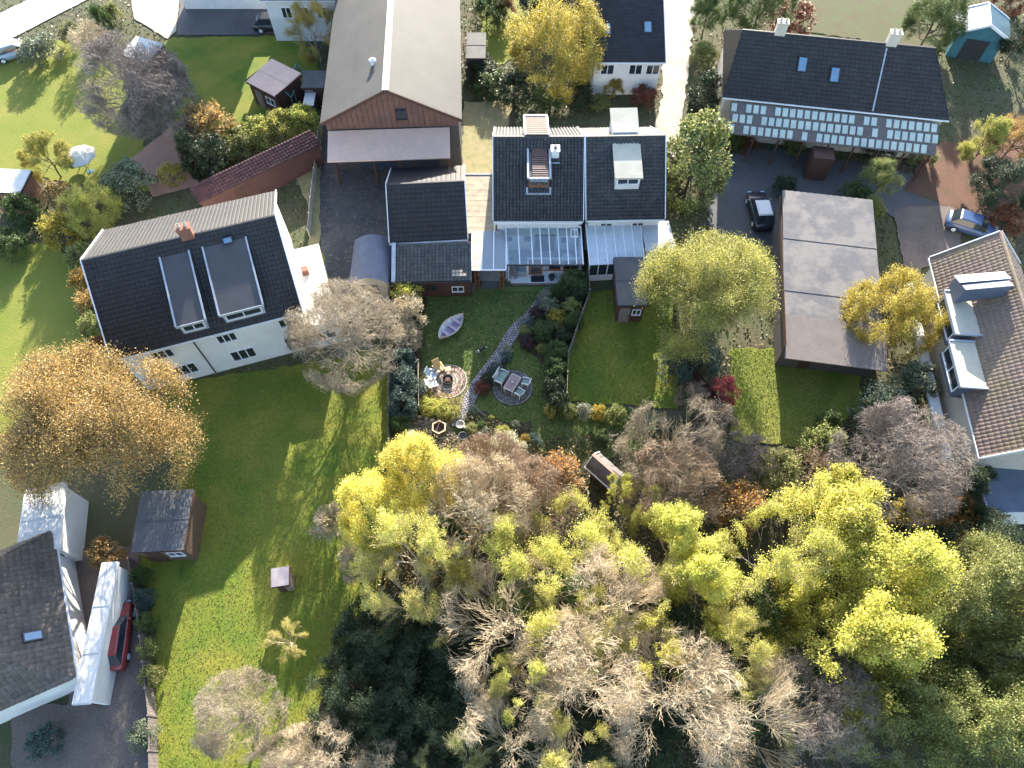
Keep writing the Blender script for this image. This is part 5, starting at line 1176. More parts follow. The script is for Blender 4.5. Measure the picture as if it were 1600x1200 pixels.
PROTO = dict(
 bareA = make_tree('b', 1, 11, 5.4, 2.0, (9, 6, 6, 5, 3), minr=.012, spread=.55, kids_len=(.55, .42, .3, .18), trunk_r=.2, elev=(-.1, 1.2), curve=.35, pdw=.7),
 bareB = make_tree('b', 2, 10, 5.4, 1.0, (11, 6, 6, 5, 2), minr=.013, spread=.5, kids_len=(.6, .44, .32, .18), elev=(-.2, 1.1), trunk_r=.17, trunk_top=.35, curve=.35, pdw=.7),
 bareC = make_tree('b', 3, 8, 4.8, .5, (16, 6, 6, 5, 2), minr=.012, spread=.5, kids_len=(.6, .45, .3, .18), elev=(-.1, 1.2), trunk_r=.13, trunk_top=.22, curve=.35, pdw=.7),
 leafyL = make_tree('l', 21, 11, 5, 1.2, (18, 6, 6, 6), 110000, .052, .26, minr=.014, trunk_r=.22, trunk_top=.55, elev=(-.6, 1.3)),
 dome = make_tree('b', 31, 11, 5, 1.5, (16, 6, 6, 6, 3), minr=.014, spread=.75, kids_len=(.5, .36, .24, .15), trunk_r=.2, elev=(-.3, 1.3), curve=.4),
 sparseA = make_tree('s', 4, 11, 5.4, 1.6, (10, 6, 6, 6), 26000, .062, .14, minr=.013, trunk_r=.2, elev=(-.3, 1.2), spread=.5, pdw=.75),
 sparseB = make_tree('s', 5, 11, 5.4, 1.4, (10, 7, 6, 6), 40000, .062, .16, minr=.013, trunk_r=.2, spread=.55, elev=(-.4, 1.2), pdw=.7),
 leafyA = make_tree('l', 6, 11, 5, 1.2, (14, 6, 6, 5), 60000, .075, .2, minr=.014, trunk_r=.22, trunk_top=.55, elev=(-.6, 1.3)),
 leafyB = make_tree('l', 7, 10, 5, 1.0, (15, 6, 5, 5), 60000, .075, .2, minr=.014, trunk_r=.22, spread=.8, elev=(-.7, 1.3)),
 leafyC = make_tree('l', 8, 10, 4.6, 1.0, (11, 6, 6, 5), 48000, .075, .17, minr=.014, trunk_r=.2, elev=(-.6, 1.3), spread=.5),
 shrubA = make_tree('h', 9, 1.7, 1.0, .0, (16, 5, 5, 3), 5200, .045, .06, minr=.006, trunk_r=.04, trunk_top=.3, elev=(-.5, 1.3)),
 shrubB = make_tree('h', 10, 1.6, 1.0, .0, (14, 5, 4, 3), 3600, .055, .07, minr=.006, trunk_r=.04, trunk_top=.3, spread=.9, elev=(-.5, 1.3)),
 shrubC = make_tree('h', 12, 1.8, 1.0, .0, (14, 6, 5, 4), 2200, .045, .07, minr=.007, trunk_r=.03, trunk_top=.25, elev=(-.3, 1.3)),
 twigS = make_tree('t', 13, 1.8, 1.0, .0, (16, 6, 5, 4), 0, minr=.007, trunk_r=.03, trunk_top=.2, elev=(-.3, 1.3)),
 conif = make_tree('c', 14, 3.0, 1.0, .0, (22, 6, 5, 3), 9000, .05, .06, minr=.007, trunk_r=.06, trunk_top=.85, elev=(-1.1, 1.0)),
)
Y1 = LEAF('yellow_leaf', [(.66,.58,.05),(.78,.72,.12),(.84,.82,.34),(.66,.54,.03)], .45)
Y2 = LEAF('lime_yellow_leaf', [(.36,.42,.05),(.52,.54,.09),(.68,.66,.22),(.5,.44,.05)], .42)
Y3 = LEAF('olive_yellow_leaf', [(.28,.31,.05),(.4,.4,.08),(.52,.49,.15),(.36,.29,.04)], .4)
YG = LEAF('golden_leaf', [(.36,.27,.03),(.48,.37,.05),(.5,.42,.12)], .4)
TN = LEAF('tan_leaf', [(.38,.22,.07),(.42,.27,.1),(.4,.28,.09),(.46,.31,.13)], .35)
OR = LEAF('orange_leaf', [(.45,.18,.04),(.55,.3,.06),(.5,.38,.14),(.3,.12,.04)], .4)
RB = LEAF('redbrown_leaf', [(.18,.06,.03),(.26,.1,.05),(.14,.05,.03)], .3)
PK = LEAF('pinkred_leaf', [(.45,.07,.08),(.5,.13,.13),(.35,.06,.07)], .4)
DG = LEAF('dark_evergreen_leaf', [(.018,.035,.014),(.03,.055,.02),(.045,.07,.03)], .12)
MG = LEAF('mid_green_leaf', [(.05,.09,.02),(.08,.14,.03),(.11,.16,.05)], .3)
GG = LEAF('grey_green_leaf', [(.13,.17,.1),(.2,.23,.14),(.24,.27,.18)], .25)
SV = LEAF('silver_leaf', [(.4,.43,.28),(.5,.5,.36),(.34,.38,.26)], .3)
BG = LEAF('blue_green_leaf', [(.04,.075,.06),(.07,.12,.1),(.1,.15,.12)], .2)
PU = LEAF('dark_purple_leaf', [(.04,.018,.025),(.07,.03,.035),(.05,.03,.03)], .2)
OG = LEAF('olive_green_leaf', [(.15,.19,.05),(.24,.27,.08),(.34,.33,.12)], .35)
BE = LEAF('beige_leaf', [(.34,.28,.19),(.44,.37,.26),(.4,.36,.2)], .3)
def plant(kind, label, cat, name, u, v, r, h, leaf=None, bark=None, twig=None, group=None, flat=1.0):
    """crown centre seen at (u,v) in the survey with radius r there; h = overall height in metres"""
    group = group or (('trees of the central wood' if u < 1250 else 'trees right of the central wood') if cat == 'tree' and v > 690 and u > 480 else None); T = PROTO[kind]; zc = h*T.zc/T.H; p = P(u, v, zc); Rm = r*mpp(u, v, zc)*(1.06 if h > 5 else .98)*(1.16 if kind in ('sparseA','sparseB','bareA','bareB') and v > 780 and 600 < u < 1400 else 1)
    t = thing(name, label, cat, (p.x, p.y, 0), R.uniform(0, 6.28), group)
    t.scale = (Rm/T.R*flat, Rm/T.R, h/T.H)
    for nm, me, m in (('trunk' if h > 2.5 else 'stem', T.trunk, bark or bark_m), ('branches', T.branch, twig or bark or bark_m), ('foliage', T.leaf, leaf)):
        if me is None or (nm == 'foliage' and leaf is None): continue
        if not me.materials: me.materials.append(m)
        o = link(nm, me, t); o.material_slots[0].link = 'OBJECT'; o.material_slots[0].material = m
    return t
W = 'trees in the wood at the bottom'
tree = lambda kind, label, u, v, r, h, leaf=None, twig=None, bark=None, name='tree', group=None, **k: plant(kind, label, 'tree', name, u, v, r, h, leaf, bark or twig, twig, group, **k)
bush = lambda kind, label, u, v, r, h, leaf=None, twig=None, name='shrub', group=None, cat='shrub', **k: plant(kind, label, cat, name, u, v, r, h, leaf, bark_dark if not twig else twig, twig or bark_dark, group, **k)
# --- the central wood
tree('leafyA','brilliant yellow maple crown at the top left of the wood, just below the hexagonal planter',662,745,56,9.5,Y1,bark=bark_dark)
tree('leafyB','second yellow tree just left of the brilliant one, over the big lawn',592,800,50,9,Y1,bark=bark_dark)
tree('sparseB','yellow leaved tree below the brilliant maple with hanging bare twigs at its foot',652,870,66,10,Y2,twig_pale)
tree('sparseA','thin olive yellow tree overhanging the upper edge of the dark evergreens',650,945,50,9,Y3,twig_pale)
tree('bareC','fan shaped leafless tree right of the brilliant yellow maple',752,800,70,9,None,twig_pale,name='bare_tree')
tree('bareC','brown leafless thicket tree between the silver shrub and the fan shaped tree',765,735,48,6,None,twig_brown,name='bare_tree')
tree('shrubC','small orange-brown leaved tree at the lower lawn edge, left of the grey shed roof',872,748,38,4.2,OR,twig_brown)
tree('bareC','brown leafless tree behind the orange-brown small tree',830,790,56,7,None,twig_brown,name='bare_tree')
tree('shrubC','pale silvery leaved shrub tree at the bottom of the lawn right of the path end',792,706,29,3.4,SV,twig_pale)
tree('bareB','wide leafless tree right of the grey shed roof, upper part by the neighbour hedge',1045,704,64,8,None,twig_mid,name='bare_tree')
tree('bareC','tangled leafless tree below the wide one, right of the grey shed',1050,765,62,7,None,twig_brown,name='bare_tree')
tree('sparseA','small lime leaved tree leaning over the grey shed roof',968,776,24,6,Y2,bark_m)
tree('sparseA','small lime leaved tree just below the one at the shed',1015,800,32,6,Y3,bark_m)
tree('sparseB','lime yellow tree at the left of the central canopy',800,880,62,8.5,Y2,twig_brown)
tree('sparseB','lime yellow tree at the middle of the central canopy',882,868,66,8.5,Y2,twig_brown)
tree('leafyC','bright yellow-lime tree along the right edge of the central wood, upper one',1055,858,62,9.5,Y2,twig_pale)
tree('leafyC','bright yellow tree along the right edge of the central wood, lower one',1090,925,56,10.5,Y2,twig_pale)
tree('bareA','leafless tree with ivy clad trunk in the middle of the canopy',945,945,72,9.5,None,twig_pale,name='bare_tree')
tree('sparseA','thin leaved lime tree between the ivy clad trunk and the right yellow ones',985,925,66,9.5,Y2,twig_pale)
tree('bareB','broad leafless tree reaching over the dark evergreens from the right',800,985,78,10.5,None,twig_pale,name='bare_tree')
tree('sparseA','olive leaved thin tree behind the broad leafless one',868,985,62,10,Y2,twig_pale)
tree('bareA','large pale leafless tree at the bottom centre',910,1075,84,12,None,twig_pale,name='bare_tree')
tree('sparseA','lime yellow thin tree left of the large pale leafless one',825,1075,42,10.5,Y2,twig_pale)
tree('bareA','pale leafless tree low at the right of the central wood',1060,1105,86,12,None,twig_pale,name='bare_tree')
tree('bareB','pale leafless tree at the right bottom corner of the central wood',1165,1120,70,11.5,None,twig_pale,name='bare_tree')
tree('sparseB','green leaved tree at the right edge of the central wood below the yellow ones',1140,1015,52,10.5,Y3,twig_pale)
tree('sparseA','small lime tree between the two pale leafless trees at the bottom',1010,1030,46,10.5,Y2,bark_m)
tree('bareB','leafless tree at the very bottom left of centre',800,1170,60,10,None,twig_pale,name='bare_tree')
tree('sparseA','olive thin tree at the very bottom right of centre',880,1185,52,11,Y2,twig_pale)
tree('sparseB','olive leaved tree at the bottom edge below the dark evergreens',730,1185,50,6,OG,twig_pale)
tree('bareC','pale twiggy leafless tree at the bottom left corner of the central wood',500,1190,52,6,None,twig_pale,name='bare_tree')
tree('bareC','pale twiggy leafless bush tree at the bottom, right of the corner one',590,1195,40,4.5,None,twig_pale,name='bare_tree')
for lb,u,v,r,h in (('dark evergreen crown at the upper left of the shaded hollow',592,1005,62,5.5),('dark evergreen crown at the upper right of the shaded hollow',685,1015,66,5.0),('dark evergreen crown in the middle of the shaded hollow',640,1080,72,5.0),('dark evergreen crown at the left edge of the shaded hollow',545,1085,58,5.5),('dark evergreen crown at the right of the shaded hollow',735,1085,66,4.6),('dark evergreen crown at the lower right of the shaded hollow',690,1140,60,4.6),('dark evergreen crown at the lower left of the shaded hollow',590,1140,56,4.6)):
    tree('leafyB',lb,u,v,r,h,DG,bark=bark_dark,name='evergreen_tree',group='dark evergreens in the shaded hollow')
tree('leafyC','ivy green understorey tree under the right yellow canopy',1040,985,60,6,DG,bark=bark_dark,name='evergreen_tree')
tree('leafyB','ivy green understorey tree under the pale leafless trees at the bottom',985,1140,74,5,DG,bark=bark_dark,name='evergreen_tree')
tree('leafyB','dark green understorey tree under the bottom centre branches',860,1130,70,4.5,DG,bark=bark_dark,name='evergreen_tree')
tree('leafyC','green understorey tree below the lime canopy middle',860,930,70,6,MG,bark=bark_dark,name='evergreen_tree')
tree('leafyC','dark understorey tree at the right bottom edge of the central wood',1130,1075,66,5,MG,bark=bark_dark,name='evergreen_tree')
tree('conif','ivy covered narrow green column beside the brilliant maple',700,848,24,7,MG,bark=bark_dark)
# --- right side wood
tree('leafyC','big yellow-lime tree right of the central wood, upper crown',1285,830,90,10.5,Y2,bark_m)
tree('leafyA','big yellow-lime tree right of the central wood, right crown',1370,910,86,11.5,Y2,bark_m)
tree('sparseB','yellow-lime tree close to the right edge of the central wood',1215,890,70,10.5,Y2,twig_grey)
tree('leafyC','yellow-olive tree below the big yellow-lime crowns',1320,1015,88,12.5,Y2,bark_m)
tree('leafyA','dull olive tree right of the big yellow-lime crowns',1500,930,84,10.5,OG,bark_m)
tree('leafyB','dull olive green tree at the right edge, lower part',1575,1010,80,11,OG,bark_m)
tree('leafyA','olive green tree at the lower right corner',1540,1130,88,11,OG,bark_m)
tree('leafyB','darker green tree left of the lower right corner tree',1415,1110,78,9.5,OG,bark_m)
tree('bareA','grey-brown leafless tree low between the central wood and olive trees',1270,1110,72,9,None,twig_grey,name='bare_tree')
tree('sparseA','olive thin tree at the bottom edge right of the central wood',1320,1180,60,8,OG,twig_grey)
tree('leafyB','dark green understorey tree beneath the right olive trees',1460,1030,90,6,MG,bark=bark_dark,name='evergreen_tree')
tree('leafyB','dark green understorey tree beneath the yellow-lime trees',1290,960,90,6,MG,bark=bark_dark,name='evergreen_tree')
tree('dome','wide grey-brown leafless tree left of the large brown mossy roof',1405,725,84,9,None,twig_grey,name='bare_tree')
tree('leafyA','dark green tree behind the orange bush by the blue-grey flat roof',1530,860,58,6,DG,bark=bark_dark,name='evergreen_tree')
tree('leafyC','dark green tree right of the grey leafless tree by the brown roofed house',1500,760,50,5,DG,bark=bark_dark,name='evergreen_tree')
bush('shrubB','orange shrub in the dark trees below the blue-grey flat roof',1492,808,34,3.5,OR)
bush('shrubB','golden shrub left of the orange one near the blue-grey flat roof',1425,812,32,3.2,YG)
bush('shrubC','pale grey-green bush beside the orange shrub',1515,780,18,3,SV)
bush('shrubC','orange-brown bush right of the corner of the central wood',1152,795,42,4.5,OR,twig_brown)
bush('twigS','beige leafless bush right of the central garden corner',1165,715,40,4,None,twig_grey)
bush('shrubA','pale green bush below the sunlit right lawn',1215,735,34,3.5,OG,twig_grey)
bush('twigS','grey leafless bush below the shaded half of the right lawn',1270,735,36,3.5,None,twig_brown)
bush('shrubB','olive bush with orange tips below the shaded right lawn',1285,695,30,3,OG)
bush('shrubA','round grey-green bush left of the brown roofed house, lower one',1378,640,42,3.5,GG)
bush('shrubA','grey-green bush left of the brown roofed house, upper one',1425,600,34,3.5,GG)
bush('shrubA','small round green bush on the edge of the shaded right lawn',1297,658,18,1.8,MG)
bush('shrubB','pink-red shrub at the left end of the sunlit right lawn',1131,612,22,2.2,PK,group=None)
bush('twigS','bare brown bush left of the pink-red shrub',1085,622,26,2.2,None,twig_brown)
bush('shrubC','pinkish brown bush below the pink-red shrub',1120,655,28,2.5,BE,twig_brown)
bush('shrubA','round green bush in the shade below the big yellow-green tree',1056,568,28,3,BG)
bush('shrubB','dark bush right of the round green one below the big yellow-green tree',1098,562,26,2.5,BG)
tree('leafyL','big round yellow-green tree in the right hand neighbour garden',1102,462,90,9,Y3,bark_m)
tree('leafyB','compact golden yellow tree between the long grey building and the brown roofed house',1395,495,60,7,YG,bark_m)
tree('conif','tall dark green conifer by the track right of the pale dormer house',1086,250,46,9,OG,bark=bark_dark,name='conifer')
tree('leafyC','small green tree at the top end of the long grey building',1372,292,36,5,OG,bark_m)
bush('shrubA','bright green bush at the top left of the long grey building',1335,305,22,2.2,MG)
bush('shrubA','dark green bush right of the parked dark car',1228,292,18,1.8,DG)
bush('shrubA','dark green bush before the porch of the long navy roofed house',1375,225,26,2.5,DG)
for lb,u,v,r,lf in (('green bush in the bed under the veranda, left end',1150,222,16,MG),('orange tinted bush in the bed under the veranda',1168,226,14,RB),('yellow dotted bush in the bed under the veranda',1240,228,16,OG),('low green bush in the bed at the right end of the veranda',1440,240,22,OG)): bush('shrubB',lb,u,v,r,1.4,lf)
tree('leafyC','yellow-green small tree right of the long navy roofed house',1540,222,36,5,Y3,bark_m)
tree('leafyB','tan leaved tree at the right edge above the brown roofed house',1592,215,36,5,TN,bark_m)
tree('leafyA','very dark tree at the right edge above the brown roofed house',1568,290,46,4.5,DG,bark=bark_dark,name='evergreen_tree')
bush('shrubB','rust red bush near the blue car',1575,345,26,2.2,RB)
tree('leafyB','bright green tree left of the teal summerhouse',1462,32,38,6,MG,bark=bark_dark)
bush('shrubB','red bush at the top edge behind the teal summerhouse',1580,-2,26,3,RB)
tree('leafyC','dark tree right of the teal summerhouse',1596,60,28,5,DG,bark=bark_dark,name='evergreen_tree')
bush('shrubB','reddish bush behind the left chimney of the long navy roofed house',1240,30,34,2.5,RB)
tree('leafyB','green tree at the top edge above the long navy roofed house',1190,5,42,6,MG,bark=bark_dark)
tree('leafyA','dark green tree along the right side of the track, top',1106,20,26,5,MG,bark=bark_dark)
bush('shrubA','bright lime bush along the right side of the track',1098,88,20,2.5,OG)
tree('conif','dark evergreen along the right side of the track',1104,150,24,5,DG,bark=bark_dark,name='conifer')
# --- top middle
tree('leafyB','round golden yellow tree between the barn and the black roofed top house',867,70,66,8.5,YG,bark_m)
for lb,u,v,r,h,lf in (('dark hedge bush right of the barn, uppermost',748,108,26,2.2,DG),('dark hedge bush right of the barn, second down',770,132,26,2.2,MG),('dark green bush below the left side of the golden tree',805,140,30,2.6,DG),('dark green bush below the golden tree trunk',850,158,28,2.0,MG),('dark bush between the golden tree and the top house wall',905,150,26,2,DG),('small round lime bush below the black roofed top house',937,160,15,1.4,OG),('small orange bush below the black roofed top house',960,137,15,1.8,YG),('dark red bush at the right of the black roofed top house front',1006,152,20,1.8,RB),('green bush at the left of the golden tree, near the container',760,18,26,3,MG),('pinkish bush left of the golden tree at the top edge',788,12,18,2.5,RB),('very dark green bush at the top edge above the golden tree',850,-5,36,4,DG),('dark green tree behind the golden tree at the top edge',905,5,30,4,DG)):
    bush('shrubA',lb,u,v,r,h,lf)
# --- upper left
tree('dome','big grey-brown leafless tree in the upper left garden',205,135,72,9,None,twig_grey,name='bare_tree')
tree('dome','grey-brown leafless tree just right of and below the biggest upper left one',255,165,52,7,None,twig_grey,name='bare_tree')
bush('twigS','beige leafless bush above the biggest upper left bare tree',142,62,28,3.5,None,twig_pale)
tree('sparseB','orange-yellow tree at the top, left of the barn roof',490,48,38,6,YG,twig_brown)
bush('shrubC','small bush with orange leaves left of the white topped shed',112,52,18,2,OG)
bush('shrubA','grey-green bush by the road at the upper left',62,80,30,2.5,GG)
bush('shrubA','dark green narrow bush between road and forecourt',158,32,14,3,MG)
bush('shrubA','green bush between road and forecourt, right one',176,22,14,2,OG)
tree('shrubB','tan orange round tree at the top of the red terrace',325,205,40,4.5,TN,bark_m)
tree('conif','dark green conifer on the right side of the red terrace, left one',300,240,20,5,DG,bark=bark_dark,name='conifer')
tree('conif','dark green conifer on the right side of the red terrace, right one',335,248,26,5,DG,bark=bark_dark,name='conifer')
for lb,u,v,r,lf in (('olive hedge shrub behind the long red roof, left one',375,228,28,OG),('yellow-green hedge shrub behind the long red roof, second from left',408,212,28,Y3),('pale yellow hedge shrub behind the long red roof, third from left',440,198,27,Y3),('yellow-green hedge shrub behind the long red roof, right one',472,190,24,Y2)): bush('shrubA',lb,u,v,r,2.8,lf,group='hedge shrubs behind the long red roof')
tree('leafyC','round tan-olive small tree left of the cream parasol',72,245,36,4.5,Y3,bark_m)
bush('shrubA','round grey-green bush left of the terracotta terrace',205,290,38,3.5,GG)
bush('shrubB','yellow bush at the lower tip of the terracotta terrace',268,272,18,1.8,Y3)
tree('leafyB','olive and tan tree above the left end of the two-dormer house',140,325,40,4.5,Y3,bark_m)
bush('shrubC','tan bush at the left of the olive and tan tree',98,312,26,3,TN)
bush('shrubA','round green bush near the left edge, right of the white garage roof',36,330,26,3,MG)
bush('shrubB','golden yellow bush just below the olive and tan tree',92,360,28,2.8,YG)
for lb,u,v,r,lf in (('golden shrub in the row along the left end of the two-dormer house, first',128,405,22,OG),('orange shrub in the row along the left end of the two-dormer house, second',135,440,22,OR),('tan shrub in the row along the left end of the two-dormer house, third',142,475,22,TN),('olive shrub in the row along the left end of the two-dormer house, fourth',152,510,22,OG),('red shrub at the lower end of the row along the two-dormer house',160,545,16,RB)): bush('shrubB',lb,u,v,r,2.4,lf,group='row of shrubs along the left end of the house')
bush('shrubA','dark green bush at the left edge below the white garage roof',10,385,28,2.5,MG)
# --- left
tree('leafyL','huge tan-orange tree at the left edge of the big lawn',148,676,118,12,TN,bark_m)
tree('dome','large beige leafless tree between the two-dormer house and the central garden',540,522,76,8,None,twig_mid,name='bare_tree')
bush('shrubC','beige twiggy bush beside the yellow trees on the big lawn, upper one',518,822,30,3.5,BE,twig_pale)
bush('twigS','beige twiggy bush beside the yellow trees on the big lawn, lower one',560,880,30,3.5,None,twig_pale)
tree('sparseA','small thin yellowish tree on the lawn below the lone grey shed',448,1000,30,4,Y3,twig_pale)
tree('dome','beige leafless tree at the lower end of the big lawn',375,1115,58,7,None,twig_mid,name='bare_tree')
tree('dome','beige leafless tree at the bottom edge of the big lawn',460,1190,48,5,None,twig_mid,name='bare_tree')
bush('shrubB','tan bush between the hipped house annex and the rusty shed',165,865,24,2,TN)
for i,(lb,u,v,r,lf) in enumerate((('dark green hedge clump along the drive fence, uppermost',222,900,16,MG),('dark green hedge clump along the drive fence, second',226,935,16,BG),('grey-green hedge clump along the drive fence, third',230,975,16,MG),('olive hedge clump along the drive fence, fourth',234,1015,16,OG),('olive hedge clump along the drive fence, fifth',237,1055,17,OG),('grey-green hedge clump near the lower left small lawn',225,1150,22,GG))): bush('shrubA',lb,u,v,r,1.6,lf,group='hedge clumps along the drive fence')
bush('shrubB','dark bush at the front of the hipped roof house corner',70,1160,26,1.5,BG)
# --- garden planting (sharp)
bush('shrubB','bright yellow shrub at the corner of the pantiled outbuilding',636,458,23,2.4,Y1)
bush('shrubC','pale beige twiggy shrub below the bright yellow one, upper of two',638,492,30,3.0,BE,twig_pale)
bush('shrubC','pale beige twiggy shrub below the bright yellow one, lower of two',632,528,26,2.6,BE,twig_pale)
bush('conif','blue-green conifer shrub along the left fence, upper one',628,565,20,2.6,BG)
bush('conif','blue-green conifer shrub along the left fence, middle one',634,600,24,2.8,BG)
bush('conif','blue-green conifer shrub along the left fence, lower one',628,632,22,2.6,BG)
bush('shrubA','pale green laurel bush at the left fence near the dry grass',622,665,16,1.8,MG)
bush('shrubB','yellow leaved bush left of the fire pit bed, left one',670,634,15,1.0,Y2)
bush('shrubB','yellow leaved bush below the fire pit rings, middle one',690,638,14,.9,Y2)
bush('shrubB','yellow-olive bush below the fire pit rings, right one',707,645,12,.8,Y3)
bush('shrubA','russet rounded shrub between the path and the mauve table',752,606,12,.9,RB)
bush('shrubA','dark green shrub left of the two seat bench',764,592,12,.9,DG)
bush('shrubA','dark green shrub above the two seat bench',774,578,12,.8,BG)
bush('shrubB','silvery blue-green low shrub beside the path middle',790,557,10,.6,BG)
bush('shrubC','silver leaved shrub beside the path just above the blue-green low one',792,546,8,.6,SV)
G_ = 'border shrubs right of the path'
for lb,k,u,v,r,h,lf in (
 ('large dark green shrub with pink flecks by the terrace','shrubA',893,442,22,2.0,MG),('dark green shrub against the right fence below the pink flecked one','shrubA',905,462,15,1.8,DG),
 ('bright green fern-like shrub at the terrace corner','shrubB',868,455,11,1.0,MG),('silver leaved shrub at the top end of the path','shrubC',852,462,10,1.0,SV),
 ('yellow-orange tinted shrub near the right fence','shrubB',893,482,15,1.5,OG),('grey-green shrub left of the yellow-orange tinted one','shrubB',858,480,15,1.4,GG),
 ('dark purple shrub beside the upper path','shrubA',838,490,13,1.1,PU),('olive and orange shrub in the middle of the border','shrubB',868,496,14,1.2,YG),
 ('bluish green shrub beside the path below the purple one','shrubA',828,508,10,.8,BG),('dark green broad shrub in the middle of the border','shrubA',848,518,18,1.3,MG),
 ('pale yellow-green shrub at the right of the broad dark green one','shrubC',870,512,11,1.1,OG),('small green shrub at the left tip of the border','shrubA',820,517,10,.8,OG),
 ('brown-green low shrub at the lower left of the border','shrubB',824,535,12,.8,PU),('pale grass tuft at the lower tip of the border','shrubC',845,545,9,.7,Y3),
 ('green shrub against the right fence in the middle of the border','shrubA',896,505,15,1.6,MG),('dark shrub between the middle border and hedge','shrubA',880,528,14,1.4,DG),
 ('glossy green laurel hedge clump, uppermost','shrubA',872,552,19,1.8,MG),('glossy green laurel hedge clump, second down','shrubA',868,578,19,1.8,MG),
 ('glossy dark laurel hedge clump, third down','shrubA',868,604,18,1.8,DG),('dark laurel hedge clump, lowest','shrubA',872,628,17,1.8,DG),
 ('yellow-green shrub at the lower end of the laurel hedge','shrubB',862,640,12,1.0,Y3),('dark green shrub right of the yellow-green one below the hedge','shrubA',886,642,13,1.2,OG),
 ('pale spiky leaved shrub below the boundary corner','shrubC',912,643,13,1.4,SV),('olive shrub right of the pale spiky one','shrubB',935,645,12,1.2,YG),
 ('bright green shrub at the left of the wide leafless tree','shrubB',962,648,15,1.6,OG),('low dark green shrub at the lawn edge near the shed','shrubA',940,682,12,1.0,MG)):
    bush(k,lb,u,v,r,h,lf,group=G_)
for lb,k,u,v,r,h,lf in (('lime green rounded shrub in the dark soil bed by the lawn','shrubA',785,677,12,.9,Y3),('olive mound beside the path end in the dark soil bed','shrubA',736,669,9,.6,OG),('small green plant in the middle of the dark soil bed','shrubB',752,664,7,.5,MG),('silver plant in the dark soil bed','shrubC',758,672,7,.4,SV),('green plant at the top corner of the dark soil bed','shrubB',741,640,7,.4,GG),('small lime plant on the edge of the dark soil bed','shrubB',767,653,5,.4,Y3),('golden leaved shrub right of the silvery shrub tree','shrubC',820,690,10,1.6,YG),('dark blue-green shrub at the lawn edge right of the golden one','shrubB',832,690,13,1.3,BG),('grey plant at the lawn edge above the silvery shrub tree','shrubC',806,664,8,.6,GG)):
    bush(k,lb,u,v,r,h,lf)

# --- grass tufts, fallen leaves: nobody could count them
def scatter(name, polys, n, size, m, label, up=3.0, z=.03, cat='fallen leaves', zj=.02, avoid=False):
    rg = np.random.RandomState(len(name)+n); pts = []
    for pl_ in polys:
        ex = [q_ for q_ in SURF] if avoid else []
        w_ = [(P(u,v).x,P(u,v).y) for u,v in pl_]; x0,x1 = min(a for a,_ in w_),max(a for a,_ in w_); y0,y1 = min(b for _,b in w_),max(b for _,b in w_); k = 0
        while k < n//len(polys):
            x,y = rg.uniform(x0,x1),rg.uniform(y0,y1); k += 1
            if inpoly(x,y,w_) and not any(inpoly(x,y,e_) for e_ in ex): pts.append((x,y,z+rg.uniform(0,zj)))
    me = npmesh(name, *leaves(np.array(pts), size, rg, up), m); return link(name, me, None, label, cat, None, 'stuff')
LP_ = [(660,458),(850,455),(800,530),(740,610),(665,560)]; LP2 = [(795,545),(850,560),(855,650),(1000,660),(930,715),(830,700),(740,640)]
scatter('fallen_leaves',[LP_,LP2],1100,.05,LEAF('fallen_leaf',[(.5,.42,.16),(.6,.55,.3),(.35,.2,.07)],.2),'small pale leaves scattered over the shaded garden lawn')
scatter('fallen_leaves',[[(255,600),(612,545),(614,890),(450,1230),(245,1230),(240,1000),(285,870)],[(905,455),(1050,455),(1060,640),(884,626)],[(1140,545),(1345,545),(1260,700),(1140,690)],[(-40,90),(215,190),(250,300),(-40,250)]],9000,.06,TN,'tan and yellow leaves scattered over the neighbouring lawns')
gr_leaf = LEAF('grass_blade',[(.07,.12,.02),(.1,.15,.03),(.14,.17,.05)],.3)
scatter('grass_tufts',[[(660,455),(915,455),(880,560),(882,625),(1000,640),(930,720),(700,690),(612,640)]],60000,.045,gr_leaf,'short grass of the central garden lawn',up=.3,z=.05,cat='grass',zj=.03)
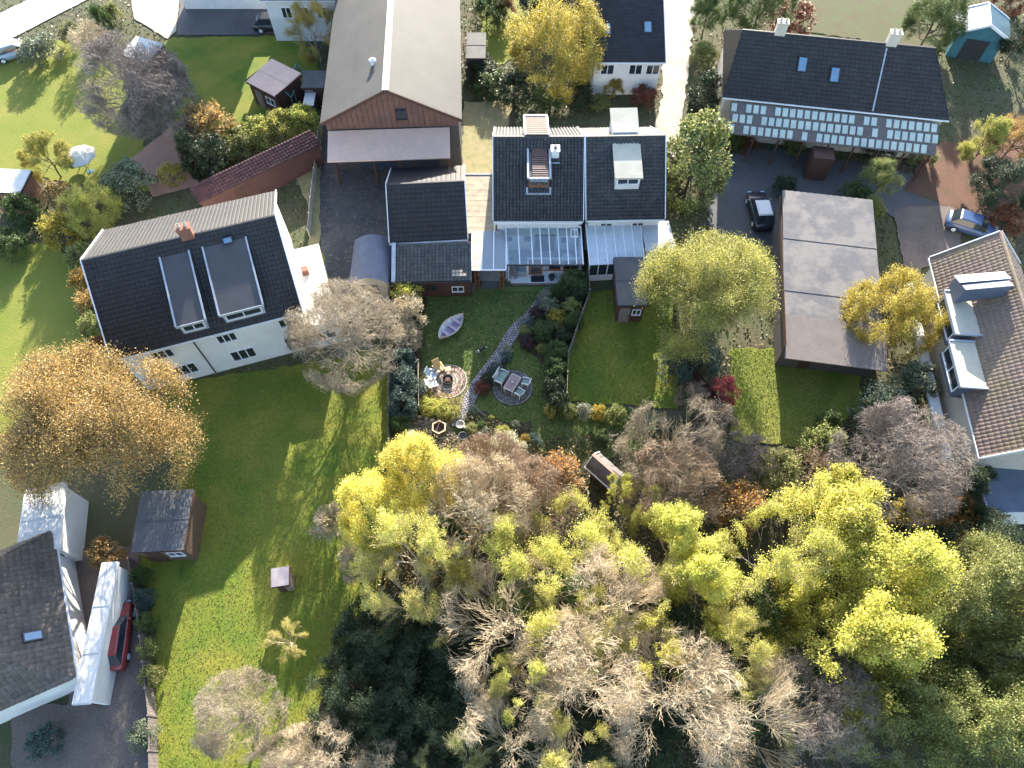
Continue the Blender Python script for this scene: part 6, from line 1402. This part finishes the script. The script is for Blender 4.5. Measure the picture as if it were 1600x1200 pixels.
scatter('rough_grass',[[(905,455),(1050,455),(1060,640),(884,626)],[(1140,545),(1345,545),(1260,700),(1140,690)]],36000,.04,gr_leaf,'short grass of the two lawns right of the central garden',up=.3,z=.07,cat='grass',zj=.1)
scatter('rough_grass',[[(255,600),(612,545),(614,890),(450,1230),(245,1230),(240,1000),(285,870)]],45000,.04,LEAF('lawn_blade',[(.08,.13,.02),(.12,.16,.03),(.17,.18,.05)],.3),'rough grass of the big left lawn',up=.2,z=.05,cat='grass',zj=.04)
scatter('dry_stalks',[[(612,655),(700,662),(725,700),(612,730)],[(725,690),(830,705),(830,740),(700,740)]],14000,.08,BE,'dry brown stalks and leaf litter below the stone edging',up=.2,z=.06,cat='ground cover',zj=.25)
scatter('leaf_litter',[[(600,720),(1110,650),(1230,1230),(450,1230),(560,960)]],50000,.09,LEAF('litter_leaf',[(.1,.07,.03),(.16,.11,.05),(.05,.06,.02),(.2,.17,.06)],.1),'leaf litter and ivy on the floor of the wood',up=.8,z=.04,cat='ground cover',zj=.15)
scatter('bed_plants',[[(660,455),(668,520),(660,690),(612,700),(612,450)],[(868,450),(915,450),(884,565),(882,640),(855,640),(845,560),(812,545),(812,500)],[(735,640),(800,670),(800,690),(716,664)]],15000,.055,LEAF('border_leaf',[(.04,.06,.02),(.09,.12,.04),(.16,.09,.05),(.2,.2,.1)],.2),'mixed low border plants in the beds',up=.3,z=.03,cat='ground cover',zj=.3)
scatter('flower_bed_plants',[[(660,600),(682,612),(722,624),(724,642),(702,668),(660,655)]],3500,.05,LEAF('yellow_bed_leaf',[(.45,.4,.06),(.3,.3,.06),(.3,.1,.06),(.55,.5,.2)],.35),'yellow and russet low plants below the fire pit',up=.3,z=.05,cat='ground cover',zj=.45)
scatter('ground_plants',[[(-60,0),(1660,0),(1660,700),(1120,640),(1100,450),(610,150),(600,450),(612,720),(-60,720)]],70000,.11,LEAF('ground_litter_leaf',[(.05,.08,.02),(.1,.1,.03),(.15,.1,.05),(.2,.17,.08)],.2),'low weeds and leaf litter between the neighbouring gardens',up=.6,z=.0,cat='ground cover',zj=.12,avoid=True)
bpy.context.view_layer.update()
